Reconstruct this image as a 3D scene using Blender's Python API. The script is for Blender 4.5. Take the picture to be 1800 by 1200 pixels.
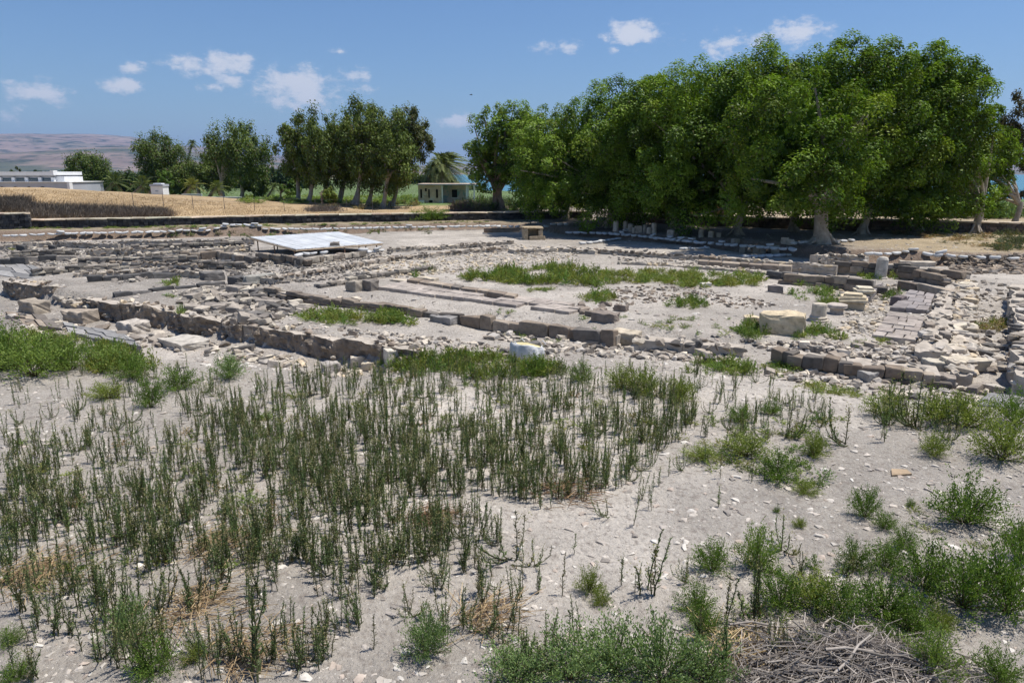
import bpy, bmesh, math, random
import numpy as np
from mathutils import Vector, Matrix

# ------------------------------------------------------------------ camera, sky, sun, exposure
for o in list(bpy.data.objects):
    bpy.data.objects.remove(o)
SC = bpy.context.scene
COL = SC.collection
CAM_H = 4.0
PITCH = math.atan(295 / 1200)
cam = bpy.data.cameras.new('camera'); cam.lens = 24; cam.sensor_width = 36
cam.clip_start = 0.1; cam.clip_end = 60000
cam_o = bpy.data.objects.new('camera', cam); COL.objects.link(cam_o)
cam_o.location = (0, 0, CAM_H); cam_o.rotation_euler = (math.pi / 2 - PITCH, 0, 0)
SC.camera = cam_o
SC.view_settings.view_transform = 'Standard'; SC.view_settings.look = 'None'
SC.view_settings.exposure = 0.24; SC.view_settings.gamma = 1.0
SC.view_settings.use_curve_mapping = False
SC.render.engine = 'CYCLES'
SC.cycles.use_denoising = True
SC.cycles.use_adaptive_sampling = True; SC.cycles.adaptive_threshold = 0.025
SC.cycles.max_bounces = 4; SC.cycles.diffuse_bounces = 2; SC.cycles.transmission_bounces = 2
SC.cycles.glossy_bounces = 2; SC.cycles.volume_bounces = 0; SC.cycles.transparent_max_bounces = 4
SC.cycles.caustics_reflective = False; SC.cycles.caustics_refractive = False

SUN_EL = math.radians(70)
SUN_TO = Vector((0.985, 0.13, 0)).normalized()          # horizontal direction towards the sun
sun_dir = Vector((SUN_TO.x * math.cos(SUN_EL), SUN_TO.y * math.cos(SUN_EL), math.sin(SUN_EL)))
sl = bpy.data.lights.new('sun', 'SUN'); sl.energy = 5.0; sl.angle = math.radians(0.55); sl.color = (1.0, 0.955, 0.89)
so = bpy.data.objects.new('sun', sl); COL.objects.link(so)
so.rotation_euler = sun_dir.to_track_quat('Z', 'Y').to_euler()

def ray(px, py):
    """direction of the photograph's ray through pixel (px,py) of 1800x1200"""
    u = (np.asarray(px, float) - 900) / 1200; v = (np.asarray(py, float) - 600) / 1200
    cp, sp = math.cos(PITCH), math.sin(PITCH)
    return u, cp - v * sp, -sp - v * cp

world = bpy.data.worlds.new('World'); SC.world = world; world.use_nodes = True
def build_world():
    nt = world.node_tree; N = nt.nodes; L = nt.links
    N.clear()
    out = N.new('ShaderNodeOutputWorld'); bg = N.new('ShaderNodeBackground'); bg.inputs[1].default_value = 0.078
    L.new(bg.outputs[0], out.inputs[0])
    sky = N.new('ShaderNodeTexSky'); sky.sky_type = 'NISHITA'; sky.sun_disc = False
    sky.sun_elevation = SUN_EL; sky.sun_rotation = math.atan2(SUN_TO.x, SUN_TO.y)
    sky.air_density = 1.2; sky.dust_density = 0.25; sky.ozone_density = 3.0; sky.altitude = 0
    hs = N.new('ShaderNodeMix'); hs.data_type = 'RGBA'; hs.blend_type = 'MULTIPLY'; hs.inputs['Factor'].default_value = 1
    L.new(sky.outputs[0], hs.inputs[6]); hs.inputs[7].default_value = (0.74, 0.91, 1.15, 1)         # clear dry-summer blue
    tc = N.new('ShaderNodeTexCoord'); sep = N.new('ShaderNodeSeparateXYZ')
    L.new(tc.outputs['Generated'], sep.inputs[0])
    def m(op, a, b=None, c=None, clamp=False):
        n = N.new('ShaderNodeMath'); n.operation = op; n.use_clamp = clamp
        for i, x in enumerate((a, b, c)):
            if x is None: continue
            if isinstance(x, (int, float)): n.inputs[i].default_value = x
            else: L.new(x, n.inputs[i])
        return n.outputs[0]
    az = m('ARCTAN2', sep.outputs[0], sep.outputs[1]); el = m('ARCSINE', sep.outputs[2])
    def vec(sx, sy):
        c = N.new('ShaderNodeCombineXYZ'); L.new(m('MULTIPLY', az, sx), c.inputs[0]); L.new(m('MULTIPLY', el, sy), c.inputs[1])
        return c.outputs[0]
    def noise(v, sc, det, rough=0.55):
        n = N.new('ShaderNodeTexNoise'); n.inputs['Scale'].default_value = sc; n.inputs['Detail'].default_value = det
        n.inputs['Roughness'].default_value = rough; L.new(v, n.inputs['Vector']); return n.outputs[0]
    puff = noise(vec(1, 1.7), 42, 8, 0.66)
    big = noise(vec(1, 1.5), 12, 3)
    # fair-weather clouds: (px, py, half width, half height, strength) as seen in the photograph
    clouds = [(68,163,46,17,.8),(237,122,22,9,.8),(216,151,26,13,1),(330,112,26,17,.75),(362,124,18,8,.6),(400,113,42,15,1),(404,139,30,11,.75),
              (374,153,20,8,.5),(522,150,66,20,.9),(535,172,60,22,.8),(565,178,36,16,.6),(627,132,28,9,.65),(640,155,26,12,.45),(475,118,14,7,.5),(596,92,9,6,.5),
              (804,213,32,11,.85),(956,82,22,9,.5),(1002,84,15,10,.75),(1112,58,30,20,.95),(1080,88,16,6,.5),(1176,68,20,6,.35),(1280,76,28,20,.6),(1335,72,28,9,.7),
              (1405,57,46,15,.85),(1255,92,20,7,.6),(20,200,34,6,.3)]
    ev = vec(1.0, 2.2); acc = None
    def far(c, k, b):
        n = N.new('ShaderNodeVectorMath'); n.operation = 'DISTANCE'; L.new(ev, n.inputs[0]); n.inputs[1].default_value = c
        return m('MULTIPLY_ADD', n.outputs['Value'], -k, b)
    for (x, y, rx, ry, s) in clouds:
        a0, b0, c0 = [float(q) for q in ray(x, y)]
        n0 = math.sqrt(a0*a0 + b0*b0 + c0*c0); A = math.atan2(a0, b0); E = math.asin(c0 / n0)
        v = far((A, E * 2.2, 0), s * 1200 * n0 * math.cos(E) / (max(rx, ry * 2.2) * 1.55), s)
        acc = v if acc is None else m('MAXIMUM', acc, v)
    acc = m('MAXIMUM', acc, 0.0)
    # the same kind of small clouds in the rest of the sky, out of the picture
    side = m('GREATER_THAN', m('ABSOLUTE', az), 0.72)
    band = m('MULTIPLY', m('GREATER_THAN', el, 0.03), m('LESS_THAN', el, 0.6))
    rest = m('MULTIPLY', m('MULTIPLY', m('MULTIPLY_ADD', big, 4.5, -2.7, clamp=True), side), band)
    acc = m('MAXIMUM', acc, rest)
    dens = m('MULTIPLY_ADD', puff, 2.3, -1.2)
    dens = m('ADD', m('MULTIPLY', acc, 1.25), m('MULTIPLY', dens, m('GREATER_THAN', acc, 0.001)))
    ss = N.new('ShaderNodeMapRange'); ss.interpolation_type = 'SMOOTHSTEP'
    L.new(dens, ss.inputs[0]); ss.inputs[1].default_value = 0.15; ss.inputs[2].default_value = 0.85
    ss.inputs[3].default_value = 0; ss.inputs[4].default_value = 0.82
    mix = N.new('ShaderNodeMix'); mix.data_type = 'RGBA'
    L.new(ss.outputs[0], mix.inputs['Factor']); L.new(hs.outputs[2], mix.inputs[6]); mix.inputs[7].default_value = (8.6, 8.7, 9.2, 1)
    L.new(mix.outputs[2], bg.inputs[0])
build_world()
world.cycles.sampling_method = 'MANUAL'; world.cycles.sample_map_resolution = 256

# ------------------------------------------------------------------ helpers
RNG = np.random.default_rng(7)
rnd = random.Random(11)
def sstep(a, b, x):
    t = np.clip((np.asarray(x, float) - a) / (b - a), 0, 1); return t * t * (3 - 2 * t)
_pt = RNG.random((256, 256))
def vnoise(x, y):
    x = np.asarray(x, float); y = np.asarray(y, float)
    xi = np.floor(x).astype(int); yi = np.floor(y).astype(int); fx = x - xi; fy = y - yi
    fx = fx*fx*(3-2*fx); fy = fy*fy*(3-2*fy)
    g = lambda i, j: _pt[i & 255, j & 255]
    return (g(xi,yi)*(1-fx)+g(xi+1,yi)*fx)*(1-fy) + (g(xi,yi+1)*(1-fx)+g(xi+1,yi+1)*fx)*fy
def fbm(x, y, o=4):
    s = 0; a = 0.5
    for k in range(o):
        s = s + a * vnoise(x * 2**k + 17.3*k, y * 2**k + 5.1*k); a *= 0.5
    return s / (1 - 0.5**o)          # 0..1

def mesh_np(name, V, F, col=None, smooth=False, mat=None):
    """F: (n,k) array or list of such arrays; col: (nv,3) point colours"""
    me = bpy.data.meshes.new(name)
    V = np.asarray(V, np.float32); Fs = F if isinstance(F, list) else [F]
    Fs = [np.asarray(f, np.int32) for f in Fs if len(f)]
    nl = sum(f.size for f in Fs); nf = sum(len(f) for f in Fs)
    me.vertices.add(len(V)); me.vertices.foreach_set('co', V.ravel())
    me.loops.add(nl); me.polygons.add(nf)
    me.loops.foreach_set('vertex_index', np.concatenate([f.ravel() for f in Fs]))
    st = []; s = 0
    for f in Fs:
        st.append(s + np.arange(len(f)) * f.shape[1]); s += f.size
    me.polygons.foreach_set('loop_start', np.concatenate(st).astype(np.int32))
    if smooth: me.polygons.foreach_set('use_smooth', np.ones(nf, bool))
    else: me.polygons.foreach_set('use_smooth', np.zeros(nf, bool))
    me.update(calc_edges=True)
    if col is not None:
        at = me.color_attributes.new('col', 'FLOAT_COLOR', 'POINT')
        c4 = np.ones((len(V), 4), np.float32); c4[:, :3] = col
        at.data.foreach_set('color', c4.ravel())
    if mat: me.materials.append(mat)
    return me
def obj(name, me, parent=None, loc=None, rz=0.0, scale=None, color=None):
    o = bpy.data.objects.new(name, me); COL.objects.link(o)
    if parent is not None: o.parent = parent
    if loc is not None: o.location = loc
    if rz: o.rotation_euler = (0, 0, rz)
    if scale is not None: o.scale = scale if hasattr(scale, '__len__') else (scale,) * 3
    if color is not None: o.color = (color[0], color[1], color[2], 1)
    return o
def tag(o, label=None, cat=None, group=None, kind=None):
    if label: o['label'] = label
    if cat: o['category'] = cat
    if group: o['group'] = group
    if kind: o['kind'] = kind
    return o
def thing(name, label, cat, loc=(0, 0, 0), group=None, rz=0.0):
    o = obj(name, None, None, loc, rz); o.empty_display_size = 0.2
    return tag(o, label, cat, group, 'thing')

# ------------------------------------------------------------------ materials
def new_mat(name):
    m = bpy.data.materials.new(name); m.use_nodes = True; m.node_tree.nodes.clear(); return m, m.node_tree.nodes, m.node_tree.links
def surf_mat(name, src, rough=0.9, nscale=6.0, var=0.35, bump=0.4, bscale=25.0, spec=0.2, fine=None, coord='Object', bdist=0.02, dark=None, metallic=0.0):
    """src: rgb tuple, 'object' (object colour) or 'col' (colour attribute); noise varies the colour and the relief"""
    m, N, L = new_mat(name)
    out = N.new('ShaderNodeOutputMaterial'); b = N.new('ShaderNodeBsdfPrincipled'); L.new(b.outputs[0], out.inputs[0])
    b.inputs['Roughness'].default_value = rough; b.inputs['Specular IOR Level'].default_value = spec; b.inputs['Metallic'].default_value = metallic
    tc = N.new('ShaderNodeTexCoord'); geo = N.new('ShaderNodeNewGeometry')
    vec = geo.outputs['Position'] if coord == 'World' else tc.outputs['Object']
    if src == 'object': c = N.new('ShaderNodeObjectInfo').outputs['Color']
    elif src == 'col':
        a = N.new('ShaderNodeAttribute'); a.attribute_name = 'col'; c = a.outputs['Color']
    else:
        r = N.new('ShaderNodeRGB'); r.outputs[0].default_value = (*src, 1); c = r.outputs[0]
    def noise(sc, det, rg=0.6):
        n = N.new('ShaderNodeTexNoise'); n.inputs['Scale'].default_value = sc; n.inputs['Detail'].default_value = det
        n.inputs['Roughness'].default_value = rg; L.new(vec, n.inputs['Vector']); return n.outputs[0]
    n1 = noise(nscale, 5)
    mr = N.new('ShaderNodeMapRange'); L.new(n1, mr.inputs[0]); mr.inputs[1].default_value = 0.3; mr.inputs[2].default_value = 0.7
    mr.inputs[3].default_value = 1 - var; mr.inputs[4].default_value = 1 + var
    mx = N.new('ShaderNodeVectorMath'); mx.operation = 'SCALE'; L.new(c, mx.inputs[0]); L.new(mr.outputs[0], mx.inputs['Scale'])
    c = mx.outputs[0]
    if fine:
        n2 = noise(fine[0], 3, 0.7)
        mr2 = N.new('ShaderNodeMapRange'); L.new(n2, mr2.inputs[0]); mr2.inputs[1].default_value = fine[1]; mr2.inputs[2].default_value = fine[2]
        mm = N.new('ShaderNodeMix'); mm.data_type = 'RGBA'; L.new(mr2.outputs[0], mm.inputs['Factor']); L.new(c, mm.inputs[6]); mm.inputs[7].default_value = (*fine[3], 1)
        c = mm.outputs[2]
    if dark:
        n3 = noise(dark[0], 4, 0.65)
        mr3 = N.new('ShaderNodeMapRange'); L.new(n3, mr3.inputs[0]); mr3.inputs[1].default_value = dark[1]; mr3.inputs[2].default_value = dark[2]; mr3.inputs[4].default_value = dark[4] if len(dark) > 4 else 1
        mm = N.new('ShaderNodeMix'); mm.data_type = 'RGBA'; L.new(mr3.outputs[0], mm.inputs['Factor']); L.new(c, mm.inputs[6]); mm.inputs[7].default_value = (*dark[3], 1)
        c = mm.outputs[2]
    L.new(c, b.inputs['Base Color'])
    if bump:
        bp = N.new('ShaderNodeBump'); bp.inputs['Strength'].default_value = bump; bp.inputs['Distance'].default_value = bdist
        L.new(noise(bscale, 6, 0.65), bp.inputs['Height']); L.new(bp.outputs[0], b.inputs['Normal'])
    return m
def leaf_mat(name, trans=0.3, gloss=0.012):
    m, N, L = new_mat(name)
    out = N.new('ShaderNodeOutputMaterial'); a = N.new('ShaderNodeAttribute'); a.attribute_name = 'col'
    d = N.new('ShaderNodeBsdfDiffuse'); t = N.new('ShaderNodeBsdfTranslucent'); g = N.new('ShaderNodeBsdfGlossy')
    g.inputs['Roughness'].default_value = 0.45; g.inputs['Color'].default_value = (0.9, 0.95, 0.9, 1)
    tint = N.new('ShaderNodeMix'); tint.data_type = 'RGBA'; tint.blend_type = 'MULTIPLY'; tint.inputs['Factor'].default_value = 1
    L.new(a.outputs['Color'], tint.inputs[6]); tint.inputs[7].default_value = (1.2, 1.35, 0.5, 1)
    L.new(a.outputs['Color'], d.inputs[0]); L.new(tint.outputs[2], t.inputs[0])
    m1 = N.new('ShaderNodeMixShader'); m1.inputs[0].default_value = trans; L.new(d.outputs[0], m1.inputs[1]); L.new(t.outputs[0], m1.inputs[2])
    m2 = N.new('ShaderNodeMixShader'); m2.inputs[0].default_value = gloss; L.new(m1.outputs[0], m2.inputs[1]); L.new(g.outputs[0], m2.inputs[2])
    L.new(m2.outputs[0], out.inputs[0])
    return m
M = {}
M['ground'] = surf_mat('ground_soil', 'col', 0.95, 1.3, 0.2, 1.0, 16.0, 0.1, fine=(38, 0.58, 0.70, (0.60, 0.55, 0.49)), coord='World', bdist=0.06, dark=(14, 0.50, 0.72, (0.19, 0.155, 0.13), 0.75))
M['stone'] = surf_mat('weathered_stone', 'object', 0.92, 5.0, 0.3, 0.6, 22.0, 0.15, coord='World', bdist=0.02, dark=(9, 0.56, 0.74, (0.12, 0.105, 0.09), 0.6))
M['stone_attr'] = surf_mat('rubble_stone', 'col', 0.92, 5.0, 0.3, 0.5, 22.0, 0.15, coord='World', dark=(9, 0.56, 0.74, (0.12, 0.105, 0.09), 0.5))
M['plaster'] = surf_mat('old_plaster', (0.30, 0.245, 0.19), 0.9, 3.0, 0.4, 1.0, 14.0, 0.15, fine=(7, 0.6, 0.72, (0.36, 0.29, 0.21)), coord='World', bdist=0.07, dark=(5.5, 0.5, 0.68, (0.11, 0.09, 0.072), 0.75))
M['earth'] = surf_mat('wall_core_earth', (0.41, 0.36, 0.30), 0.95, 4.0, 0.3, 0.8, 14.0, 0.1, coord='World')
M['basalt_wall'] = surf_mat('basalt_masonry', (0.05, 0.05, 0.052), 0.85, 3.0, 0.4, 0.5, 18, 0.2, coord='World')
M['coping'] = surf_mat('coping_stone', (0.50, 0.42, 0.31), 0.9, 4.0, 0.2, 0.3, 18, 0.15, coord='World')
M['bag'] = surf_mat('sandbag_fabric', (0.52, 0.515, 0.50), 0.7, 7.0, 0.14, 0.4, 40, 0.25, coord='World')
M['bulk_bag'] = surf_mat('bulk_bag_fabric', (0.62, 0.62, 0.61), 0.6, 4.0, 0.12, 0.6, 9, 0.3)
M['bulk_fill'] = surf_mat('bulk_bag_fill', (0.52, 0.45, 0.25), 0.9, 9.0, 0.3, 0.6, 30, 0.1)
M['roof_metal'] = surf_mat('white_roof_sheet', (0.78, 0.78, 0.76), 0.75, 1.6, 0.13, 0.0, 10, 0.4, coord='World')
M['rust'] = surf_mat('rusty_steel', (0.20, 0.12, 0.08), 0.8, 9.0, 0.35, 0.3, 30, 0.3)
M['timber'] = surf_mat('weathered_timber', (0.34, 0.26, 0.18), 0.9, 9.0, 0.3, 0.3, 30, 0.2)
M['white_wall'] = surf_mat('white_painted_wall', (0.78, 0.78, 0.77), 0.8, 0.8, 0.07, 0.1, 6, 0.2, coord='World')
M['grey_and_shade'] = surf_mat('grey_and_shaded_wall', (0.42, 0.44, 0.48), 0.85, 0.8, 0.08, 0.1, 6, 0.2, coord='World')  # plain grey parts, also the shade painted on the white building's front
M['pane'] = surf_mat('window_pane', (0.06, 0.11, 0.14), 0.12, 1.0, 0.1, 0.0, 6, 0.5)
M['dark_open'] = surf_mat('dark_interior', (0.02, 0.018, 0.016), 0.95, 2.0, 0.2, 0.0, 6, 0.1)
M['ruin_beige'] = surf_mat('peeling_plaster', (0.55, 0.42, 0.31), 0.9, 1.3, 0.25, 0.3, 6, 0.1, coord='World', fine=(2.2, 0.5, 0.66, (0.55, 0.52, 0.48)), dark=(1.6, 0.55, 0.7, (0.19, 0.15, 0.12), 0.6))
M['ruin_teal'] = surf_mat('faded_teal_plaster', (0.55, 0.49, 0.43), 0.9, 1.1, 0.2, 0.3, 6, 0.1, coord='World', fine=(1.3, 0.5, 0.6, (0.25, 0.38, 0.39)), dark=(1.6, 0.55, 0.7, (0.2, 0.17, 0.14), 0.6))
M['ochre_wall'] = surf_mat('ochre_rendered_wall', (0.46, 0.31, 0.14), 0.9, 1.1, 0.15, 0.2, 6, 0.1, coord='World')
M['bark_pale'] = surf_mat('pale_bark', (0.36, 0.31, 0.25), 0.9, 4.0, 0.3, 0.8, 14, 0.15, dark=(6, 0.55, 0.75, (0.14, 0.115, 0.09), 0.7))
M['bark_dark'] = surf_mat('brown_bark', (0.20, 0.155, 0.115), 0.95, 4.0, 0.35, 0.8, 14, 0.1)
M['leaf'] = leaf_mat('leaf_foliage', 0.27)
M['leaf_thick'] = leaf_mat('dull_leaf_foliage', 0.2, 0.01)
M['weed'] = leaf_mat('weed_foliage', 0.3, 0.012)
M['straw'] = surf_mat('dry_straw', 'col', 0.9, 8, 0.2, 0.0, 10, 0.15)
M['stick'] = surf_mat('dry_stick', 'object', 0.9, 12, 0.25, 0.0, 10, 0.15)
M['mud'] = surf_mat('wet_mud', (0.19, 0.15, 0.10), 0.5, 1.0, 0.2, 0.2, 5, 0.3, coord='World')
M['hills'] = surf_mat('dry_hillside', 'col', 0.95, 0.0011, 0.14, 0.0, 0.002, 0.05, coord='World', dark=(0.006, 0.50, 0.60, (0.035, 0.05, 0.025), 0.9))
M['wire'] = surf_mat('fence_steel', (0.12, 0.11, 0.10), 0.7, 5, 0.2, 0.0, 10, 0.3)
M['bird'] = surf_mat('dark_feathers', (0.03, 0.028, 0.027), 0.9, 5, 0.1, 0.0, 10, 0.1)
def water_mat():
    m, N, L = new_mat('lake_water')
    out = N.new('ShaderNodeOutputMaterial'); b = N.new('ShaderNodeBsdfPrincipled'); L.new(b.outputs[0], out.inputs[0])
    b.inputs['Base Color'].default_value = (0.03, 0.16, 0.20, 1); b.inputs['Roughness'].default_value = 0.22; b.inputs['IOR'].default_value = 1.33
    g = N.new('ShaderNodeNewGeometry'); n = N.new('ShaderNodeTexNoise'); n.inputs['Scale'].default_value = 0.6; n.inputs['Detail'].default_value = 4
    L.new(g.outputs['Position'], n.inputs['Vector']); bp = N.new('ShaderNodeBump'); bp.inputs['Strength'].default_value = 0.5; bp.inputs['Distance'].default_value = 0.25
    L.new(n.outputs[0], bp.inputs['Height']); L.new(bp.outputs[0], b.inputs['Normal']); return m
M['water'] = water_mat()

# ------------------------------------------------------------------ ground
EX = np.array([-300,-60,-28.5,-15.6,-1.9,1.5,3.4,8,13,14.9,18.6,20.9,30,60,300.]); EY = np.array([10,33,38.2,42,45.7,45,41,36.2,31.2,29.4,28.1,27.8,26,20,10.])
FX = np.array([-300,-30,-11.4,-5,-2.1,2.1,3.95,7.9,14,300.]); FY = np.array([22,19,14.6,12.7,12.0,12.3,11.3,9.9,8.5,8.])
W1A, W1B = np.array((-16.9, 23.0)), np.array((-1.9, 13.65))
def w1_y(x): return W1A[1] + (x - W1A[0]) * (W1B[1] - W1A[1]) / (W1B[0] - W1A[0])
def w2_y(x): return 22.65 + (x + 8.2) * (12.7 - 22.65) / 16.6
def zt(x, y):
    x = np.asarray(x, float); y = np.asarray(y, float)
    yE = np.interp(x, EX, EY); yF = np.interp(x, FX, FY)
    n1 = fbm(x * 0.35 + 9, y * 0.35) - 0.5; n2 = fbm(x * 1.9, y * 1.9 + 40, 3) - 0.5
    near = 1 - sstep(60, 110, np.hypot(x, y))
    z = 0.30 + 0 * x
    # behind the long low wall the court lies a little higher
    court = sstep(-0.05, 0.12, y - w2_y(x)) * sstep(-10, -8, x) * (1 - sstep(9.5, 11, x))
    z = z + 0.12 * court
    # low strip in front of the plastered wall
    dip = (1 - sstep(-0.12, 0.02, y - w1_y(x))) * (1 - sstep(-3.2, -1.2, x))
    terr = sstep(-.05, .15, y - w1_y(x)) * (1 - sstep(3.0, 5.5, y - w1_y(x))) * (1 - sstep(-2.2, .5, x)) * sstep(-18, -16, x)
    z = z + 0.09 * terr - 0.38 * dip
    # the ground on which the photographer stands
    fg = 1 - sstep(-0.9, 1.3, y - yF)
    z = z * (1 - fg) + 0.60 * fg
    # cut edge of the excavation and the ground behind it
    up = sstep(0.0, 0.75, y - yE + n2 * 0.6)
    z = z * (1 - up) + 0.82 * up
    # dry-grass mound at the left
    mound = 1.95 * np.clip((-x - 12) / 32, 0, 1) * sstep(2.5, 20, y - yE) * (1 - sstep(64, 84, y))
    z = z + mound
    z = z * (1 - sstep(84, 120, y)) + 0.35 * sstep(84, 120, y)
    z = z + near * (n1 * 0.22 * (1 - 0.5 * court) + n2 * 0.05)
    d = (x - 72) * 0.674 + (y - 99) * 0.737
    lake = sstep(-10, 14, d) * sstep(-4, 10, x + 20 + (y - 173) * 0.1)
    z = z - 4.0 * lake
    return z
_T = np.concatenate([np.geomspace(3, 90, 900), np.geomspace(91, 600, 200)])
def G(px, py, lift=0.0):
    """point where the ray through a photo pixel meets the ground"""
    u, f, w = [float(q) for q in ray(px, py)]
    X = u * _T; Y = f * _T; Z = CAM_H + w * _T
    h = Z - zt(X, Y) - lift
    i = int(np.argmax(h < 0)) if (h < 0).any() else len(_T) - 1
    i = max(i, 1); a = h[i-1] / (h[i-1] - h[i] + 1e-9); t = _T[i-1] + a * (_T[i] - _T[i-1])
    return np.array((u * t, f * t, CAM_H + w * t - lift))
_TB = np.geomspace(3, 600, 330)
def GB(px, py):
    """the same for many pixels at once"""
    out = []
    for k in range(0, len(px), 1500):
        u, f, w = ray(px[k:k+1500], py[k:k+1500]); X = u[:, None] * _TB; Y = f[:, None] * _TB; h = CAM_H + w[:, None] * _TB - zt(X, Y)
        i = np.clip(np.argmax(h < 0, 1), 1, len(_TB) - 1); lo, hi = _TB[i - 1], _TB[i]
        for _ in range(6):
            t = (lo + hi) / 2; below = CAM_H + w * t - zt(u * t, f * t) < 0; hi = np.where(below, t, hi); lo = np.where(below, lo, t)
        out.append(np.stack([u * hi, f * hi, zt(u * hi, f * hi)], 1))
    return np.concatenate(out)
def P(px, py, z):
    u, f, w = [float(q) for q in ray(px, py)]; t = (z - CAM_H) / w
    return np.array((u * t, f * t, z))
def at_depth(px, py, Y):
    u, f, w = [float(q) for q in ray(px, py)]; t = Y / f
    return np.array((u * t, Y, CAM_H + w * t))
def gz(x, y): return float(zt(np.array([x]), np.array([y]))[0])

def grow(a, b, step, end, k=1.12):
    xs = list(np.arange(a, b, step)); d = step; x = xs[-1]
    while x < end: d *= k; x += d; xs.append(x)
    return xs
def build_ground():
    xp = grow(0, 30, 0.22, 22000); xs = np.array([-q for q in xp[:0:-1]] + xp)
    ys = np.array([-20, -12, -6, -3, -1, 0, 1] + grow(1.6, 12, 0.13, 1.7)[:-1] + grow(12, 48, 0.2, 22000))
    X, Y = np.meshgrid(xs, ys); Z = zt(X, Y)
    V = np.stack([X.ravel(), Y.ravel(), Z.ravel()], 1); nx, ny = len(xs), len(ys)
    i = np.arange(nx * ny).reshape(ny, nx)
    F = np.stack([i[:-1, :-1].ravel(), i[:-1, 1:].ravel(), i[1:, 1:].ravel(), i[1:, :-1].ravel()], 1)
    x, y = V[:, 0], V[:, 1]
    yE = np.interp(x, EX, EY); n = fbm(x * 0.5, y * 0.5); n2 = fbm(x * 0.13 + 31, y * 0.13)
    def C(*c): return np.array(c)[None, :]
    c = C(0.415, 0.375, 0.325) * (0.82 + 0.36 * n)[:, None]
    n3 = fbm(x * 0.22 + 7, y * 0.3 + 3, 3)
    c = c * (0.86 + 0.30 * sstep(.3, .7, n3))[:, None]
    def mix(w, d):
        nonlocal c
        c = c * (1 - w)[:, None] + d * w[:, None]
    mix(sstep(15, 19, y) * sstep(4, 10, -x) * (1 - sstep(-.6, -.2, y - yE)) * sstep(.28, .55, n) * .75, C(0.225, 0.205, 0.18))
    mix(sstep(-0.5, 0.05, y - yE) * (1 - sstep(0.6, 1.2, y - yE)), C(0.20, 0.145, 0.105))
    behind = sstep(0.5, 1.1, y - yE)
    mix(behind * (1 - sstep(0.5, 2, x)), C(0.27, 0.22, 0.14))
    mix(behind * sstep(0.5, 2, x), C(0.25, 0.21, 0.17))
    mix(behind * sstep(14, 19, x), C(0.36, 0.285, 0.18) * (0.8 + 0.4 * n)[:, None])
    mix(behind * sstep(2.6, 4.5, y - yE) * (1 - sstep(-6, 0, x)), C(0.40, 0.285, 0.155) * (0.7 + 0.6 * n2)[:, None])
    mix(sstep(69, 73, y) * sstep(-42, -30, x), C(0.085, 0.155, 0.035) * (0.8 + 0.4 * n)[:, None])
    mix(sstep(85, 92, y), C(0.085, 0.14, 0.04) * (0.8 + 0.4 * n)[:, None])
    mix(sstep(300, 700, np.hypot(x, y)), C(0.17, 0.16, 0.09))
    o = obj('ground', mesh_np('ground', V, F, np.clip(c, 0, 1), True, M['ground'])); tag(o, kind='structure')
build_ground()
lv = np.array([(-1800, 90, -1.1), (16000, 60, -1.1), (16000, 9000, -1.1), (-1800, 9000, -1.1)], float)
tag(obj('lake_water', mesh_np('lake_water', lv, np.array([[0, 1, 2, 3]]), None, False, M['water'])), kind='structure')

def build_hills():
    az = np.radians(np.linspace(-75, 75, 420)); rr = np.concatenate([np.linspace(3200, 11500, 70), [13000, 16000]])
    fx = [-2600, -600, 0, 130, 235, 262, 300, 350, 480, 560, 735, 830, 1000, 1300, 1800, 2600, 5200]; fy = [236, 230, 233, 232, 238, 247, 254, 259, 275, 280, 290, 288, 292, 290, 286, 284, 284]
    nx_ = [-2600, 0, 150, 240, 300, 420, 600, 830, 1200, 1800, 5200]; ny_ = [262, 264, 257, 256, 262, 274, 287, 295, 297, 298, 298]
    def elev(px, py):
        a, b, c = ray(np.array(px), np.array(py)); return np.arctan2(a, b), np.arctan2(c, np.hypot(a, b))
    fa, fe = elev(fx[1:-1], fy[1:-1]); na, ne = elev(nx_[1:-1], ny_[1:-1])
    A, R = np.meshgrid(az, rr); X = R * np.sin(A); Y = R * np.cos(A)
    ef = np.interp(A, fa, fe); en = np.interp(A, na, ne)
    nz = fbm(X / 900, Y / 900, 5) - 0.5
    near = en * 5600 * np.exp(-((R - 5600) / 1150.0) ** 2)
    far = ef * 9600 * sstep(5400, 9600, R)
    Z = np.maximum(near, far) * (1 + 0.35 * nz * (1 - sstep(9000, 9700, R) * 0.75)) - 4 + 12 * nz
    Z = Z * (1 - sstep(12000, 16000, R))
    V = np.stack([X.ravel(), Y.ravel(), Z.ravel()], 1); n, m = A.shape
    i = np.arange(n * m).reshape(n, m)
    F = np.stack([i[:-1, :-1].ravel(), i[:-1, 1:].ravel(), i[1:, 1:].ravel(), i[1:, :-1].ravel()], 1)
    q = fbm(V[:, 0] / 700, V[:, 1] / 260 + 9, 4); low = 1 - sstep(5000, 6600, R.ravel())
    c = np.array((0.26, 0.195, 0.155))[None] * (0.5 + 1.0 * q)[:, None]
    w = np.clip(sstep(0.42, 0.58, q) * low * 0.85 + sstep(.56, .62, q) * .5, 0, .9)
    c = c * (1 - w)[:, None] + np.array((0.07, 0.085, 0.045))[None] * w[:, None]
    tag(obj('hills', mesh_np('hills', V, F, c, True, M['hills'])), kind='structure')
build_hills()

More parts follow.
